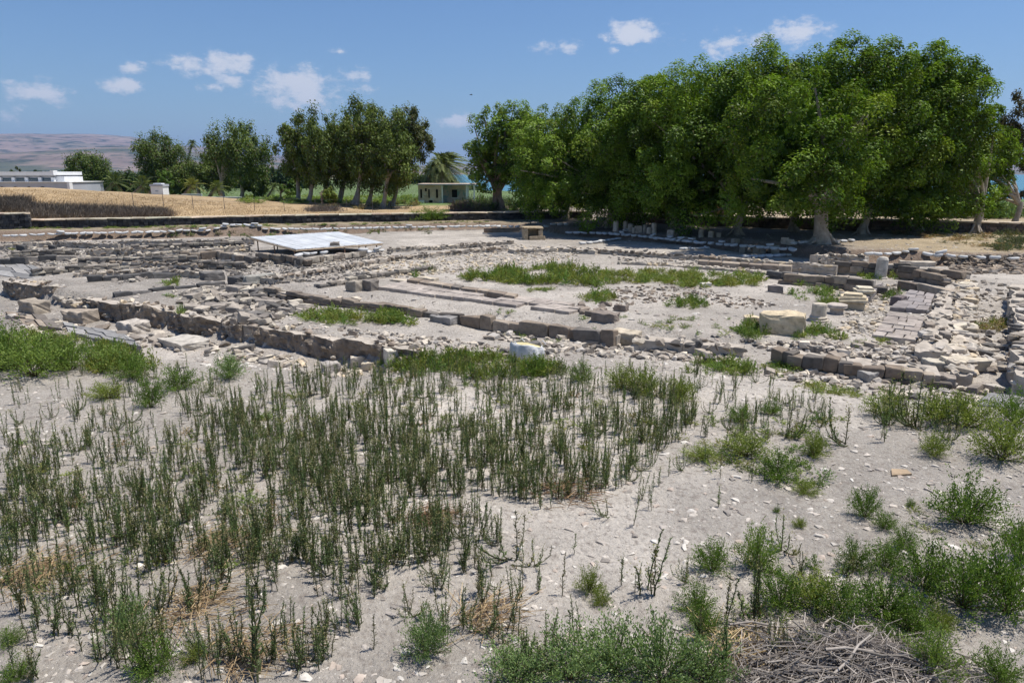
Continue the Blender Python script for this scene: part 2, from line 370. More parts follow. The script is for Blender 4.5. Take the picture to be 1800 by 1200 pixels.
# haze: the summer air that turns the far hills blue
def build_haze():
    v = np.array([(sx * 19000, -300 if sy < 0 else 19000, -14 if sz < 0 else 720) for sx in (-1, 1) for sy in (-1, 1) for sz in (-1, 1)], float)
    f = np.array([[0,1,3,2],[4,6,7,5],[0,4,5,1],[2,3,7,6],[0,2,6,4],[1,5,7,3]])
    m, N, L = new_mat('haze_air'); out = N.new('ShaderNodeOutputMaterial'); p = N.new('ShaderNodeVolumePrincipled')
    p.inputs['Color'].default_value = (0.38, 0.58, 1.0, 1); p.inputs['Density'].default_value = 7.0e-5; p.inputs['Anisotropy'].default_value = 0.2
    L.new(p.outputs[0], out.inputs['Volume'])
    tag(obj('haze', mesh_np('haze', v, f, None, False, m)), kind='stuff')
build_haze()

# ------------------------------------------------------------------ stones
def hull_mesh(pts, name, mat=None):
    bm = bmesh.new()
    for p in pts: bm.verts.new(p)
    r = bmesh.ops.convex_hull(bm, input=bm.verts)
    junk = [g for g in r['geom_interior'] if isinstance(g, bmesh.types.BMVert)]
    bmesh.ops.delete(bm, geom=[v for v in bm.verts if not v.link_faces] or junk, context='VERTS')
    bmesh.ops.triangulate(bm, faces=bm.faces)
    bmesh.ops.recalc_face_normals(bm, faces=bm.faces)
    me = bpy.data.meshes.new(name); bm.to_mesh(me); bm.free()
    if mat: me.materials.append(mat)
    return me
def arrays(me):
    V = np.empty(len(me.vertices) * 3, np.float32); me.vertices.foreach_get('co', V)
    F = np.empty(len(me.loops), np.int32); me.loops.foreach_get('vertex_index', F)
    return V.reshape(-1, 3), F.reshape(-1, 3)
ROCKS, BLOCKS, SLABS = [], [], []
for k in range(12):
    p = RNG.normal(size=(15, 3)); p /= np.linalg.norm(p, axis=1)[:, None]; p *= RNG.uniform(0.42, 0.58, (15, 1))
    p[:, 2] = np.clip(p[:, 2], -0.4, 0.36); ROCKS.append(hull_mesh(p, 'rock_shape', M['stone']))
for k in range(10):
    p = []
    for sx in (-1, 1):
        for sy in (-1, 1):
            for sz in (-1, 1):
                j = RNG.uniform(-0.06, 0.06, 3); c = np.array((sx, sy, sz)) * 0.5 + j
                e = RNG.uniform(0.06, 0.17, 3)
                for a in range(3):
                    q = c.copy(); q[a] -= (sx, sy, sz)[a] * e[a]
                    b = (a + 1) % 3; q[b] -= (sx, sy, sz)[b] * e[b] * 0.25; p.append(q)
    BLOCKS.append(hull_mesh(p, 'block_shape', M['stone']))
for k in range(8):
    n = rnd.choice([5, 6, 6, 7]); a0 = rnd.random() * 6; top = []
    for i in range(n):
        a = a0 + (i + rnd.uniform(-.25, .25)) * 2 * math.pi / n; r = rnd.uniform(0.47, 0.62)
        x, y = max(-.5, min(.5, r * math.cos(a) * 1.2)), max(-.5, min(.5, r * math.sin(a) * 1.2))
        top += [(x * .94, y * .94, .5), (x, y, .25), (x * .98, y * .98, -.5)]
    SLABS.append(hull_mesh(top, 'slab_shape', M['stone']))
PAL = {
    'lime': [(0.50,0.43,0.34),(0.46,0.41,0.34),(0.56,0.49,0.38),(0.42,0.37,0.31),(0.52,0.42,0.29)],
    'basalt': [(0.125,0.12,0.115),(0.16,0.15,0.14),(0.20,0.185,0.17),(0.10,0.097,0.095)],
    'mixed': [(0.52,0.455,0.37),(0.40,0.345,0.28),(0.22,0.19,0.16),(0.13,0.12,0.11),(0.57,0.50,0.40),(0.33,0.285,0.235),(0.30,0.25,0.20),(0.44,0.40,0.35)],
    'dark': [(0.23,0.185,0.145),(0.29,0.235,0.18),(0.155,0.135,0.115),(0.38,0.315,0.245),(0.26,0.205,0.155),(0.18,0.16,0.14)],
    'brown': [(0.27,0.22,0.175),(0.32,0.265,0.21),(0.22,0.18,0.145)],
    'grim': [(0.31,0.27,0.225),(0.20,0.18,0.155),(0.125,0.115,0.105),(0.40,0.35,0.285),(0.48,0.425,0.34),(0.165,0.15,0.135),(0.24,0.21,0.18)],
    'slate': [(0.235,0.228,0.22),(0.275,0.265,0.25),(0.20,0.195,0.19),(0.31,0.295,0.275)],
    'purple': [(0.27,0.24,0.225),(0.30,0.265,0.245),(0.245,0.22,0.21)],
    'strip': [(0.345,0.30,0.26),(0.37,0.32,0.275),(0.32,0.275,0.24)],
}
def pal(k):
    c = rnd.choice(PAL[k]); f = rnd.uniform(0.85, 1.15); return (c[0]*f, c[1]*f, c[2]*f)
def stone(name, shapes, parent, loc, size, rz=0.0, tilt=0.06, p='mixed', f=1.0):
    o = obj(name, rnd.choice(shapes), parent, loc, 0, size, tuple(q * f for q in pal(p)))
    o.rotation_euler = (rnd.gauss(0, tilt), rnd.gauss(0, tilt), rz); return o

def wall(label, pts, z1, h, thick, slen=0.34, course=0.2, p='mixed', shapes=None, name='ruined_wall', top=True, jag=0.035, group=None, core='earth', cat='wall', topfill=0.5, rough=0.02):
    """A low ruined wall: an earthen core with every visible stone set on its face and its top. pts: front line, (x,y) world points"""
    shapes = shapes or BLOCKS
    pts = [np.array(q[:2], float) for q in pts]
    z1 = z1 + 0.07; h = h + 0.07; z0 = z1 - h
    t = thing(name, label, cat, (pts[0][0], pts[0][1], z0), group)
    base = np.array((pts[0][0], pts[0][1], z0))
    V, F = [], []
    for a, b in zip(pts[:-1], pts[1:]):
        d = b - a; Ln = float(np.linalg.norm(d)); d /= Ln; nrm = np.array((-d[1], d[0]))       # nrm points away from the viewer
        if nrm[1] < 0: nrm = -nrm
        ang = math.atan2(d[1], d[0])
        ns = max(2, int(Ln / 0.5)); k0 = len(V)
        for i in range(ns + 1):
            q = a + d * Ln * i / ns
            zz = z1 - 0.06 - rnd.uniform(0, jag)
            for (off, z) in ((0.07, z0 - 0.3), (0.07, zz), (thick, zz - rnd.uniform(0, .04)), (thick, z0 - 0.3)):
                w = q + nrm * off; V.append((w[0], w[1], z))
        for i in range(ns):
            for j in range(3): F.append((k0+4*i+j, k0+4*i+4+j, k0+4*i+5+j, k0+4*i+1+j))
        F.append((k0, k0+1, k0+2, k0+3)); e = k0 + 4 * ns; F.append((e, e+3, e+2, e+1))
        nc = max(1, round(h / course)); ch = h / nc
        for c in range(nc):
            s = -rnd.random() * slen * 0.5
            while s < Ln - slen * 0.2:
                l = slen * rnd.uniform(0.6, 1.45)
                if c == nc - 1 and rnd.random() < jag * 1.6: s += l; continue
                m = a + d * (s + l / 2) + nrm * (0.11 + rnd.gauss(0, rough))
                hh = ch * rnd.uniform(0.85, 1.1) + (rnd.uniform(-jag, jag) if c == nc - 1 else 0)
                stone('stone', shapes, t, (m[0]-base[0], m[1]-base[1], c * ch + hh / 2), (l * 1.0, 0.26, max(hh, .05)), ang + rnd.gauss(0, 0.04), 0.035, p, .82)  # face stones coloured darker to deepen the shade on the face
                s += l
        if top:
            n = int(Ln * thick / (slen * slen) * topfill)
            for i in range(n):
                s, w = rnd.uniform(0, Ln), rnd.uniform(0.22, thick)
                m = a + d * s + nrm * w; sz = slen * rnd.uniform(0.45, 1.0)
                stone('stone', ROCKS, t, (m[0]-base[0], m[1]-base[1], h - 0.05 + rnd.uniform(-.03, .03)), (sz, sz * rnd.uniform(.6, .9), sz * rnd.uniform(.25, .5)), rnd.random() * 6, 0.12, {'basalt': 'grim', 'dark': 'grim', 'brown': 'lime', 'mixed': 'mixed'}.get(p, p))  # top stones mostly from paler palettes, sunlit contrast put into the colour
    c = obj('core', mesh_np('core', np.array(V) - base, np.array(F), None, False, M[core]), t)
    return t
def PW(z, *pp): return [P(x, y, z) for x, y in pp]
def GW(*pp): return [G(x, y) for x, y in pp]

# --- the long plastered wall in front: rough panels of plaster over rubble, broken away at the edges
def plaster_wall(label, px_top, z1, hs, thick=0.5, seed=1):
    """px_top: photo points along the top edge (on height z1 + dz), hs: face height at each point"""
    r = np.random.default_rng(seed)
    pts = np.array([P(x, y, z1 + dz)[:2] for x, y, dz in px_top]); dz = np.array([q[2] for q in px_top]); hs = np.array(hs, float)
    t = thing('plastered_wall', label, 'wall', (pts[0][0], pts[0][1], 0))
    base = np.array((pts[0][0], pts[0][1], 0))
    seg = np.linalg.norm(np.diff(pts, axis=0), axis=1); S = np.concatenate([[0], np.cumsum(seg)])
    n = int(S[-1] / 0.05) + 1; nv = 15
    s = np.linspace(0, S[-1], n); cx = np.interp(s, S, pts[:, 0]); cy = np.interp(s, S, pts[:, 1]); ztop = z1 + np.interp(s, S, dz); hh = np.interp(s, S, hs)
    d = (pts[-1] - pts[0]); d /= np.linalg.norm(d); nr = np.array((-d[1], d[0])); nr = nr if nr[1] > 0 else -nr
    ztop = ztop + (fbm(s * 2.3, s * 0 + seed, 4) - 0.5) * 0.12
    prof = [(0.0, v) for v in np.linspace(1, 0, nv)]
    rows = []
    for i, (off, v) in enumerate(prof):
        rel = (fbm(s * 3.1 + seed, v * 2.0 + 0 * s, 5) - 0.5) * 0.15 * (0.5 + 0.5 * (1 - v)) + (sstep(0.52, 0.60, fbm(s * 1.1 + 7 * seed, v * 1.6 + 0 * s, 3)) * 0.05)
        rel = rel + (fbm(s * 8.5 + seed, v * 5.5 + 0 * s, 3) - .5) * .09 + sstep(.6, .68, fbm(s * 4.2 + 3 * seed, v * 3.3 + 0 * s, 2)) * .05
        rows.append(np.stack([cx + nr[0] * (off + rel), cy + nr[1] * (off + rel), ztop - hh * (1 - v) * 1.08 - 0.0 * s], 1))
    # top and back
    tops = []
    for off in (0.18, thick * 0.7, thick):
        q = (fbm(s * 2.7 + off * 9, s * 0 + off * 5) - 0.5) * 0.07
        tops.append(np.stack([cx + nr[0] * off, cy + nr[1] * off, ztop - 0.02 + q - 0.08 * off], 1))
    tops.append(np.stack([cx + nr[0] * thick, cy + nr[1] * thick, ztop - hh - .2], 1))
    allr = tops[::-1] + rows; V = np.concatenate(allr) - base; m = len(allr)
    i = np.arange(m * n).reshape(m, n)
    F = np.stack([i[:-1, :-1].ravel(), i[1:, :-1].ravel(), i[1:, 1:].ravel(), i[:-1, 1:].ravel()], 1)
    ends = [np.concatenate([i[:, 0]])[None, ::1], i[:, -1][None, ::-1]]
    nf = (m - 1 - 4) ; split = 4 * (n - 1)
    me = mesh_np('masonry', V, [F] + ends, None, False, M['plaster']); me.materials.append(M['earth'])
    mi = np.zeros(len(me.polygons), np.int32); mi[:split] = 1; me.polygons.foreach_set('material_index', mi)
    obj('plaster_face', me, t)
    # stones showing through the broken plaster and along the top
    for k in range(int(S[-1] * 11)):
        q = r.uniform(0, S[-1]); x = np.interp(q, S, pts[:, 0]); y = np.interp(q, S, pts[:, 1]); zt_ = z1 + np.interp(q, S, dz); h = np.interp(q, S, hs)
        if r.random() < 0.5: off, z = r.uniform(-0.03, 0.08), zt_ - h * r.uniform(0.55, 1.0)
        else: off, z = r.uniform(0.15, thick), zt_ + r.uniform(-0.03, 0.05)
        sz = r.uniform(0.07, 0.24)
        stone('stone', ROCKS, t, (x + nr[0]*off - base[0], y + nr[1]*off - base[1], z), (sz * 1.3, sz, sz * 0.75), r.random() * 6, 0.2, 'brown' if r.random() < .5 else 'lime')
    return t
plaster_wall('tall dark plastered wall stub at the far left end of the long front wall', [(2,492,0),(24,497,.02),(60,501,.02),(89,505,0)], 0.46, [.35,.62,.6,.5], seed=3)
plaster_wall('long broken plastered wall with dark face left of the white bag, seen end to end', [(142,525,0),(175,531,0),(206,536,0),(208,533,.04),(255,538,.05),(275,543,0),(290,547,-.05),(322,556,0),(340,556,.02),(360,559,0),(385,566,-.1),(420,572,-.04)], 0.42,
             [.25,.5,.62,.68,.7,.66,.5,.46,.55,.5,.36,.45], seed=5)
plaster_wall('brown plastered retaining wall above the pale boulders, right half of the front wall', [(444,575,0),(485,580,0),(540,591,0),(582,599,0),(602,594,.05),(645,602,.03),(690,611,0),(732,620,0)], 0.42, [.55,.62,.64,.66,.7,.62,.5,.2], seed=8)
wall('rubble stretch with cream core between the two plaster faces of the front wall', PW(0.36, (385,566), (446,577)), 0.36, 0.42, 0.6, 0.2, 0.14, 'mixed', ROCKS, jag=.12)
wall('crumbled limestone footing between the left stub and the long plastered wall', PW(0.22, (90,520), (145,538)), 0.22, 0.4, 0.8, 0.3, 0.2, 'lime', ROCKS, jag=.1)
# --- wall lines of the court
wall('brown plastered kerb wall behind the bright weed bed', PW(0.56, (472,511), (540,523), (655,538)), 0.56, 0.26, 0.35, 0.42, 0.13, 'brown')
wall('dark ashlar kerb wall between the weed bed and the long paved strip', PW(0.54, (668,538), (770,553), (852,563), (908,570)), 0.54, 0.24, 0.35, 0.5, 0.24, 'dark')
wall('low kerb of long dark blocks behind the white bag', PW(0.54, (912,571), (1000,580), (1082,591)), 0.54, 0.3, 0.35, 0.55, 0.3, 'dark')
wall('low rubble wall of mixed small stones right of the cream block', PW(0.52, (1112,598), (1200,604), (1305,614)), 0.52, 0.32, 0.55, 0.24, 0.16, 'mixed', ROCKS)
wall('curved low wall of squared basalt blocks at the lower right', PW(0.52, (1362,622), (1395,629), (1440,637), (1490,644), (1560,651), (1655,661)), 0.52, 0.36, 0.8, 0.26, 0.18, 'dark')
# --- the left quarter
wall('line of dark basalt blocks on the street edge at left', PW(0.5, (160,491), (225,487), (287,482)), 0.5, 0.22, 0.35, 0.5, 0.22, 'basalt')
wall('long grey basalt kerb running up to the squared dark block', PW(0.46, (212,518), (300,508), (400,497)), 0.46, 0.2, 0.3, 0.6, 0.2, 'basalt')
wall('rubble wall of brown cobbles behind the basalt block line', PW(0.5, (130,482), (190,478), (300,470)), 0.5, 0.22, 0.45, 0.22, 0.12, 'mixed', ROCKS)
wall('ashlar basalt wall below the two dark pillars at far left', PW(0.52, (44,452), (132,449)), 0.52, 0.28, 0.4, 0.6, 0.28, 'basalt')
wall('grey block row at the left picture edge beside the paved street', PW(0.5, (-40,458), (42,457)), 0.5, 0.26, 0.4, 0.5, 0.26, 'basalt')
wall('farthest rubble wall under the brown bank at left', PW(0.55, (-30,432), (90,426), (205,430)), 0.55, 0.28, 0.5, 0.3, 0.16, 'mixed', ROCKS)
wall('rubble wall of grey stones in front of the farthest left wall', PW(0.55, (150,441), (230,438), (320,436)), 0.55, 0.25, 0.5, 0.3, 0.16, 'dark', ROCKS)
wall('stony wall line running towards the white shelter from the left', PW(0.55, (205,424), (330,423), (445,421)), 0.55, 0.26, 0.5, 0.28, 0.15, 'mixed', ROCKS)
wall('pale cobble wall left of the shelter posts', PW(0.55, (240,447), (330,440), (440,432)), 0.55, 0.26, 0.5, 0.28, 0.15, 'lime', ROCKS)
wall('short wall of big grey ashlars left of the shelter', PW(0.58, (322,447), (380,444), (432,451)), 0.58, 0.32, 0.45, 0.6, 0.32, 'dark')
wall('basalt rubble wall across the middle of the left quarter', PW(0.5, (190,461), (260,462), (345,466)), 0.5, 0.24, 0.45, 0.28, 0.14, 'dark', ROCKS)
wall('cobble wall leading left from the squared dark block', PW(0.5, (225,478), (300,477), (357,481)), 0.5, 0.22, 0.45, 0.24, 0.14, 'mixed', ROCKS)
wall('thick brown rubble wall climbing from the grey panel towards the shelter', PW(0.6, (482,489), (560,476), (625,465), (700,452)), 0.6, 0.32, 0.8, 0.26, 0.16, 'dark', ROCKS)
wall('low masonry wall in front of the white shelter, left side', PW(0.62, (452,446), (490,451), (532,459)), 0.62, 0.36, 0.4, 0.3, 0.18, 'dark')
wall('low masonry wall in front of the white shelter, right side', PW(0.62, (532,459), (590,451), (640,445)), 0.62, 0.34, 0.5, 0.3, 0.17, 'mixed')
wall('dark basalt rubble wall behind the court running right from the shelter', PW(0.58, (645,455), (720,450), (800,442), (892,435)), 0.58, 0.28, 0.6, 0.32, 0.16, 'dark', ROCKS)
wall('pale rubble wall in front of the muddy basin', PW(0.58, (690,438), (790,432), (905,424)), 0.58, 0.22, 0.7, 0.26, 0.14, 'mixed', ROCKS)
wall('brown rubble heap wall at the upper edge of the court', PW(0.6, (905,440), (980,437), (1045,441)), 0.6, 0.26, 0.9, 0.3, 0.15, 'mixed', ROCKS)
for pp, words in (([(20,445),(130,440)], 'thin stone course between the dark pillars and the farthest left wall'), ([(140,456),(240,455),(335,452)], 'thin stone course crossing the upper left ruins'), ([(235,433),(330,430),(425,426)], 'thin pale course left of the shelter, nearest the bank'),
                  ([(335,463),(425,463)], 'short stone course before the big grey ashlars'), ([(565,500),(650,487),(765,469)], 'long thin course along the pale rubble slope behind the court'), ([(60,476),(130,470),(240,466)], 'low stone course above the paved street')):
    wall(words, PW(0.54, *pp), 0.54, 0.24, 0.4, 0.3, 0.12, 'grim', BLOCKS)
# --- far side of the court
wall('long pale topped wall below the shaded bank', PW(0.62, (1042,438), (1120,444), (1230,451), (1310,456)), 0.62, 0.3, 0.6, 0.34, 0.17, 'dark', ROCKS)
wall('sandy topped wall line right of the shaded bank', PW(0.62, (1310,456), (1400,463), (1470,468)), 0.62, 0.3, 0.5, 0.34, 0.17, 'lime', ROCKS)
wall('thin limestone course at the back edge of the green bed', PW(0.5, (1085,461), (1200,467), (1345,478)), 0.5, 0.16, 0.35, 0.4, 0.16, 'lime', ROCKS)
wall('thick dark wall behind the weeds, left of the standing column', PW(0.72, (1382,484), (1463,488), (1535,494)), 0.72, 0.42, 0.5, 0.55, 0.21, 'dark')
wall('dark block step between the green bed and the thick wall', PW(0.6, (1350,480), (1392,484)), 0.6, 0.3, 0.5, 0.4, 0.15, 'basalt')
wall('rubble terrace wall behind the tapered pedestal', PW(0.8, (1440,449), (1480,448), (1520,451)), 0.8, 0.4, 0.6, 0.26, 0.14, 'mixed', ROCKS)
wall('block wall behind the standing column', PW(0.72, (1470,461), (1545,465), (1600,467)), 0.72, 0.36, 0.45, 0.45, 0.18, 'dark')
wall('dark wall right of the column carrying the lying shaft', PW(0.7, (1582,470), (1640,476), (1690,483)), 0.7, 0.38, 0.45, 0.6, 0.19, 'dark')
wall('low dark wall of two large blocks at the head of the slab floor', PW(0.62, (1578,494), (1650,507)), 0.62, 0.34, 0.4, 1.0, 0.34, 'dark')
wall('short stub of brown blocks beside the broad rubble wall', PW(0.62, (1612,480), (1657,488)), 0.62, 0.3, 0.4, 0.45, 0.15, 'dark')
def cross_wall(label, a, b, c, d, z1, h, slen, p, name='ruined_wall'):
    """broad flat wall seen along its length: left edge a->b, right edge d<-c (photo points on top)"""
    A, B, Cc, D = [P(x, y, z1) for x, y in (a, b, c, d)]
    t = thing(name, label, 'wall', (A[0], A[1], z1 - h))
    base = np.array((A[0], A[1], z1 - h)); n = 26; m = 7
    V = []; 
    for i in range(n + 1):
        l = A + (B - A) * i / n; r = D + (Cc - D) * i / n
        l = l + np.array((rnd.gauss(0, .05), rnd.gauss(0, .05), 0)); r = r + np.array((rnd.gauss(0, .05), rnd.gauss(0, .05), 0))
        V.append((l[0], l[1], z1 - h - .3))
        for j in range(m + 1):
            q = l + (r - l) * j / m; V.append((q[0], q[1], z1 - 0.05 + rnd.gauss(0, .02)))
        V.append((r[0], r[1], z1 - h - .3))
    w = m + 3; i = np.arange((n + 1) * w).reshape(n + 1, w)
    F = np.stack([i[:-1, :-1].ravel(), i[1:, :-1].ravel(), i[1:, 1:].ravel(), i[:-1, 1:].ravel()], 1)
    obj('core', mesh_np('core', np.array(V) - base, [F, i[0][None, :], i[-1][None, ::-1]], None, False, M['earth']), t)
    area = np.linalg.norm(np.cross((B - A)[:2], (D - A)[:2])) if False else abs((B-A)[0]*(D-A)[1]-(B-A)[1]*(D-A)[0])
    for k in range(min(300, int(area / (slen * slen) * 0.8))):
        s, q = rnd.random(), rnd.random(); s = s ** 0.8
        l = A + (B - A) * s; r = D + (Cc - D) * s; w_ = l + (r - l) * q; sz = slen * rnd.uniform(.5, 1.25)
        stone('stone', ROCKS if rnd.random() < .7 else SLABS, t, (w_[0]-base[0], w_[1]-base[1], h - .03 + rnd.uniform(-.02, .04)), (sz * 1.2, sz * .8, sz * rnd.uniform(.22, .42)), rnd.random() * 6, .1, p)
    L_ = np.linalg.norm(B - A); k = int(L_ / slen)                                         # face stones on the left edge
    for e0, e1 in ((A, B), (D, Cc)):
        for i_ in range(k):
            q = e0 + (e1 - e0) * (i_ + rnd.random()) / k; sz = slen * rnd.uniform(.7, 1.2)
            stone('stone', ROCKS, t, (q[0]-base[0], q[1]-base[1], h * rnd.uniform(.3, .85)), (sz, sz * .8, sz * .6), rnd.random() * 6, .1, p)
    return t
cross_wall('broad rubble topped wall running away beside the slab floor', (1650,515), (1612,612), (1672,617), (1676,490), 0.62, 0.3, 0.24, 'mixed')
cross_wall('pale flat topped wall strip right of the broad rubble wall', (1680,488), (1676,650), (1710,655), (1711,490), 0.56, 0.22, 0.3, 'lime')
cross_wall('tall rough wall with shaded side at the right picture edge', (1779,497), (1792,655), (1900,680), (1880,500), 0.85, 0.55, 0.26, 'mixed')

# --- paved floors: each slab its own stone
def pavement(label, corners, z, nu, nv, p='basalt', thick=0.09, lift=0.04, rnd_skip=0.06, name='slab_floor', stagger=True, group=None):
    A, B, C_, D = [P(x, y, z) for x, y in corners]       # A->B along, A->D across
    t = thing(name, label, 'pavement', (A[0], A[1], z - thick), group); base = np.array((A[0], A[1], z - thick))
    def pt(s, q): l = A + (B - A) * s; r = D + (C_ - D) * s; return l + (r - l) * q
    rows = [0] + [(j + rnd.uniform(-.15, .15)) / nv for j in range(1, nv)] + [1]
    for j in range(nv):
        cuts = [0] + sorted((k + (rnd.uniform(-.28, .28) + (.4 if stagger and j % 2 else 0))) / nu for k in range(1, nu)) + [1]
        for k in range(len(cuts) - 1):
            if cuts[k+1] - cuts[k] < 0.03 or rnd.random() < rnd_skip: continue
            c4 = [pt(cuts[k], rows[j]), pt(cuts[k+1], rows[j]), pt(cuts[k+1], rows[j+1]), pt(cuts[k], rows[j+1])]
            cen = sum(c4) / 4; hs = thick + lift * rnd.uniform(-.5, .7); v = []; tx, ty = rnd.gauss(0, .012), rnd.gauss(0, .012)
            for q in c4:
                d = q - cen; L_ = np.linalg.norm(d[:2]); d = d * (1 - .018 / max(L_, .05)) + np.array((rnd.gauss(0, .012), rnd.gauss(0, .012), 0))
                zz = hs + d[0] * tx + d[1] * ty
                v += [(d[0] * .975, d[1] * .975, zz), (d[0], d[1], zz - .02), (d[0], d[1], -.12)]
            o = obj('slab', hull_mesh(v, 'slab', M['stone']), t, tuple(cen - base + np.array((0, 0, 0))), 0, None, pal(p)); o.location.z = 0
    return t
pavement('sloping floor of dark wooden looking slabs beside the broad rubble wall', [(1532,588), (1612,598), (1626,558), (1562,548)], 0.49, 3, 6, 'strip', 0.12, .02, .0)
pavement('upper part of the dark slab floor behind the dark wall stub', [(1566,540), (1632,545), (1644,516), (1598,509)], 0.49, 3, 5, 'purple', 0.1, .02, .0)
pavement('long brown paved strip crossing the court', [(664,505), (1000,548), (1040,537), (716,492)], 0.50, 12, 3, 'strip', 0.10, .02, .03)
pavement('narrow line of dark kerb slabs above the long paved strip', [(715,492), (905,520), (912,516), (725,488)], 0.58, 9, 1, 'dark', 0.14, .03, .0)
pavement('grey basalt paved street at far left', [(0,483), (120,503), (60,466), (-20,458)], 0.335, 4, 3, 'slate', 0.1, .02, .04)
pavement('patch of large grey slabs above the long plastered wall', [(95,503), (195,521), (215,518), (130,484)], 0.335, 3, 3, 'slate', 0.1, .02, .04)
pavement('flat grey bedrock slabs in the hollow at left', [(120,585), (250,610), (215,583), (110,566)], 0.02, 4, 3, 'slate', 0.1, .05, .12)
pavement('small grey slab floor next to the grass in the left hollow', [(20,565), (110,580), (85,553), (10,548)], 0.02, 4, 2, 'dark', 0.14, .06, .1)
pavement('strip of dark slabs from the column to the cut capitals', [(1498,520), (1535,503), (1552,497), (1520,530)], 0.5, 3, 2, 'purple', 0.1, .03, .0)
pavement('long dark slab course along the back of the green bed', [(1226,459), (1392,469), (1394,466), (1228,456)], 0.60, 7, 1, 'brown', 0.14, .02, .0)

pavement('broad flat grey bedrock shelf at the right picture edge', [(1708,712), (1830,728), (1850,700), (1740,690)], 0.50, 2, 1, 'slate', 0.14, .03, .0)

# --- hewn blocks and carved stones
def block_thing(name, label, cat, px, py, size, rz, color, lift=0.0, shape=None, z=None):
    g = G(px, py) if z is None else P(px, py, z)
    o = obj(name, (shape or rnd.choice(BLOCKS)), None, (g[0], g[1], g[2] + size[2] / 2 - .03 + lift), rz, size, color); tag(o, label, cat, None, 'thing'); return o
UA = math.atan2(-0.515, 0.857)
def rough_block(name, label, px, py, size, rz, colr, mat='stone', seed=0, cat='stone block'):
    """big weathered block: subdivided box with broken edges"""
    r = np.random.default_rng(seed); bm = bmesh.new(); bmesh.ops.create_cube(bm, size=1)
    for v in bm.verts: v.co = Vector((v.co.x * size[0], v.co.y * size[1], v.co.z * size[2]))
    bmesh.ops.bevel(bm, geom=bm.edges[:], offset=min(size) * .09, segments=2, affect='EDGES', profile=.6)
    bmesh.ops.subdivide_edges(bm, edges=[e for e in bm.edges if e.calc_length() > .12], cuts=4, use_grid_fill=True)
    for v in bm.verts:
        a = float(fbm(np.array([v.co.x * 5 + seed]), np.array([v.co.y * 5 + v.co.z * 7]))[0]) - .5
        v.co += v.co.normalized() * a * .15 * min(1, max(size))
        if v.co.z > size[2] * .3: v.co.z += a * .08
    me = bpy.data.meshes.new(name); bm.to_mesh(me); bm.free(); me.materials.append(M[mat])
    g = G(px, py); o = obj(name, me, None, (g[0], g[1], g[2] + size[2] / 2 - .04), rz, None, colr); tag(o, label, cat, None, 'thing'); return o
CREAM = (0.56, 0.46, 0.31)
rough_block('stone_block', 'largest squared cream limestone block lying in the court weeds', 1374, 584, (0.95, 0.62, 0.50), UA + .1, CREAM, seed=2)
rough_block('stone_block', 'low cream block left of the largest squared block', 1326, 568, (0.5, 0.36, 0.2), UA + .3, CREAM, seed=4)
rough_block('stone_block', 'cream block closing the right end of the dark kerb', 1100, 604, (0.62, 0.4, 0.34), UA, (0.47, 0.40, 0.30), seed=5)
rough_block('stone_block', 'squared brown grey block, left of the pair above the kerb', 624, 511, (0.42, 0.4, 0.36), UA, (0.31, 0.27, 0.22), seed=6)
rough_block('stone_block', 'darker block, right of the pair at the head of the paved strip', 649, 509, (0.52, 0.4, 0.34), UA, (0.21, 0.185, 0.16), seed=7)
rough_block('stone_block', 'grey flat topped block at the right end of the bright weed bed', 782, 566, (0.62, 0.42, 0.2), UA, (0.25, 0.235, 0.22), seed=9)
rough_block('stone_block', 'grey flat block stepping up to the kerb behind the bag', 894, 583, (0.62, 0.4, 0.22), UA, (0.26, 0.235, 0.21), seed=10)
rough_block('stone_block', 'brown hollow backed block standing in the court', 1064, 563, (0.62, 0.4, 0.24), UA, (0.235, 0.195, 0.165), seed=11)
rough_block('stone_block', 'small brown block right of the broken slab heap', 1092, 546, (0.34, 0.25, 0.2), UA, (0.22, 0.18, 0.15), seed=12)
rough_block('stone_block', 'tilted dark block beside the big green weed clump', 1363, 513, (0.45, 0.3, 0.24), UA + .1, (0.23, 0.2, 0.18), seed=13)
rough_block('stone_block', 'tall squared dark block in the middle of the left ruins', 374, 492, (0.75, 0.5, 0.34), UA + 1.3, (0.15, 0.14, 0.13), seed=14)
rough_block('stone_block', 'dark corner block at the left end of the grey panel', 418, 500, (0.45, 0.45, 0.34), UA + .1, (0.11, 0.105, 0.1), seed=15)
rough_block('stone_block', 'long smooth grey panel block beside the dark corner block', 455, 497, (1.0, 0.35, 0.32), UA + 1.35, (0.30, 0.285, 0.25), seed=16)
rough_block('stone_block', 'dark upright block in front of the grey ashlars', 395, 471, (0.5, 0.35, 0.34), 0.1, (0.12, 0.115, 0.11), seed=17)
rough_block('stone_block', 'white rounded boulder at the foot of the weeds in the court', 1240, 504, (0.32, 0.2, 0.16), .3, (0.6, 0.55, 0.48), seed=18)
rough_block('stone_block', 'pale flat slab lying at the start of the paved strip', 705, 495, (0.8, 0.3, 0.1), UA, (0.52, 0.45, 0.35), seed=19)
rough_block('stone_block', 'pale flat slab right of the first one on the court edge', 752, 492, (0.7, 0.3, 0.12), UA + .1, (0.50, 0.43, 0.33), seed=20)
rough_block('stone_block', 'dark triangular stone on the upper slab floor', 1578, 536, (0.36, 0.3, 0.3), .6, (0.17, 0.14, 0.135), seed=21)
rough_block('stone_block', 'lying pale stone shaft on the wall right of the column', 1612, 468, (1.3, 0.35, 0.24), UA + .2, (0.50, 0.44, 0.36), seed=22)
rough_block('stone_block', 'large pale flat stone on the end of the right hand wall', 1648, 652, (0.5, 0.4, 0.26), UA + .4, (0.50, 0.45, 0.36), seed=23)
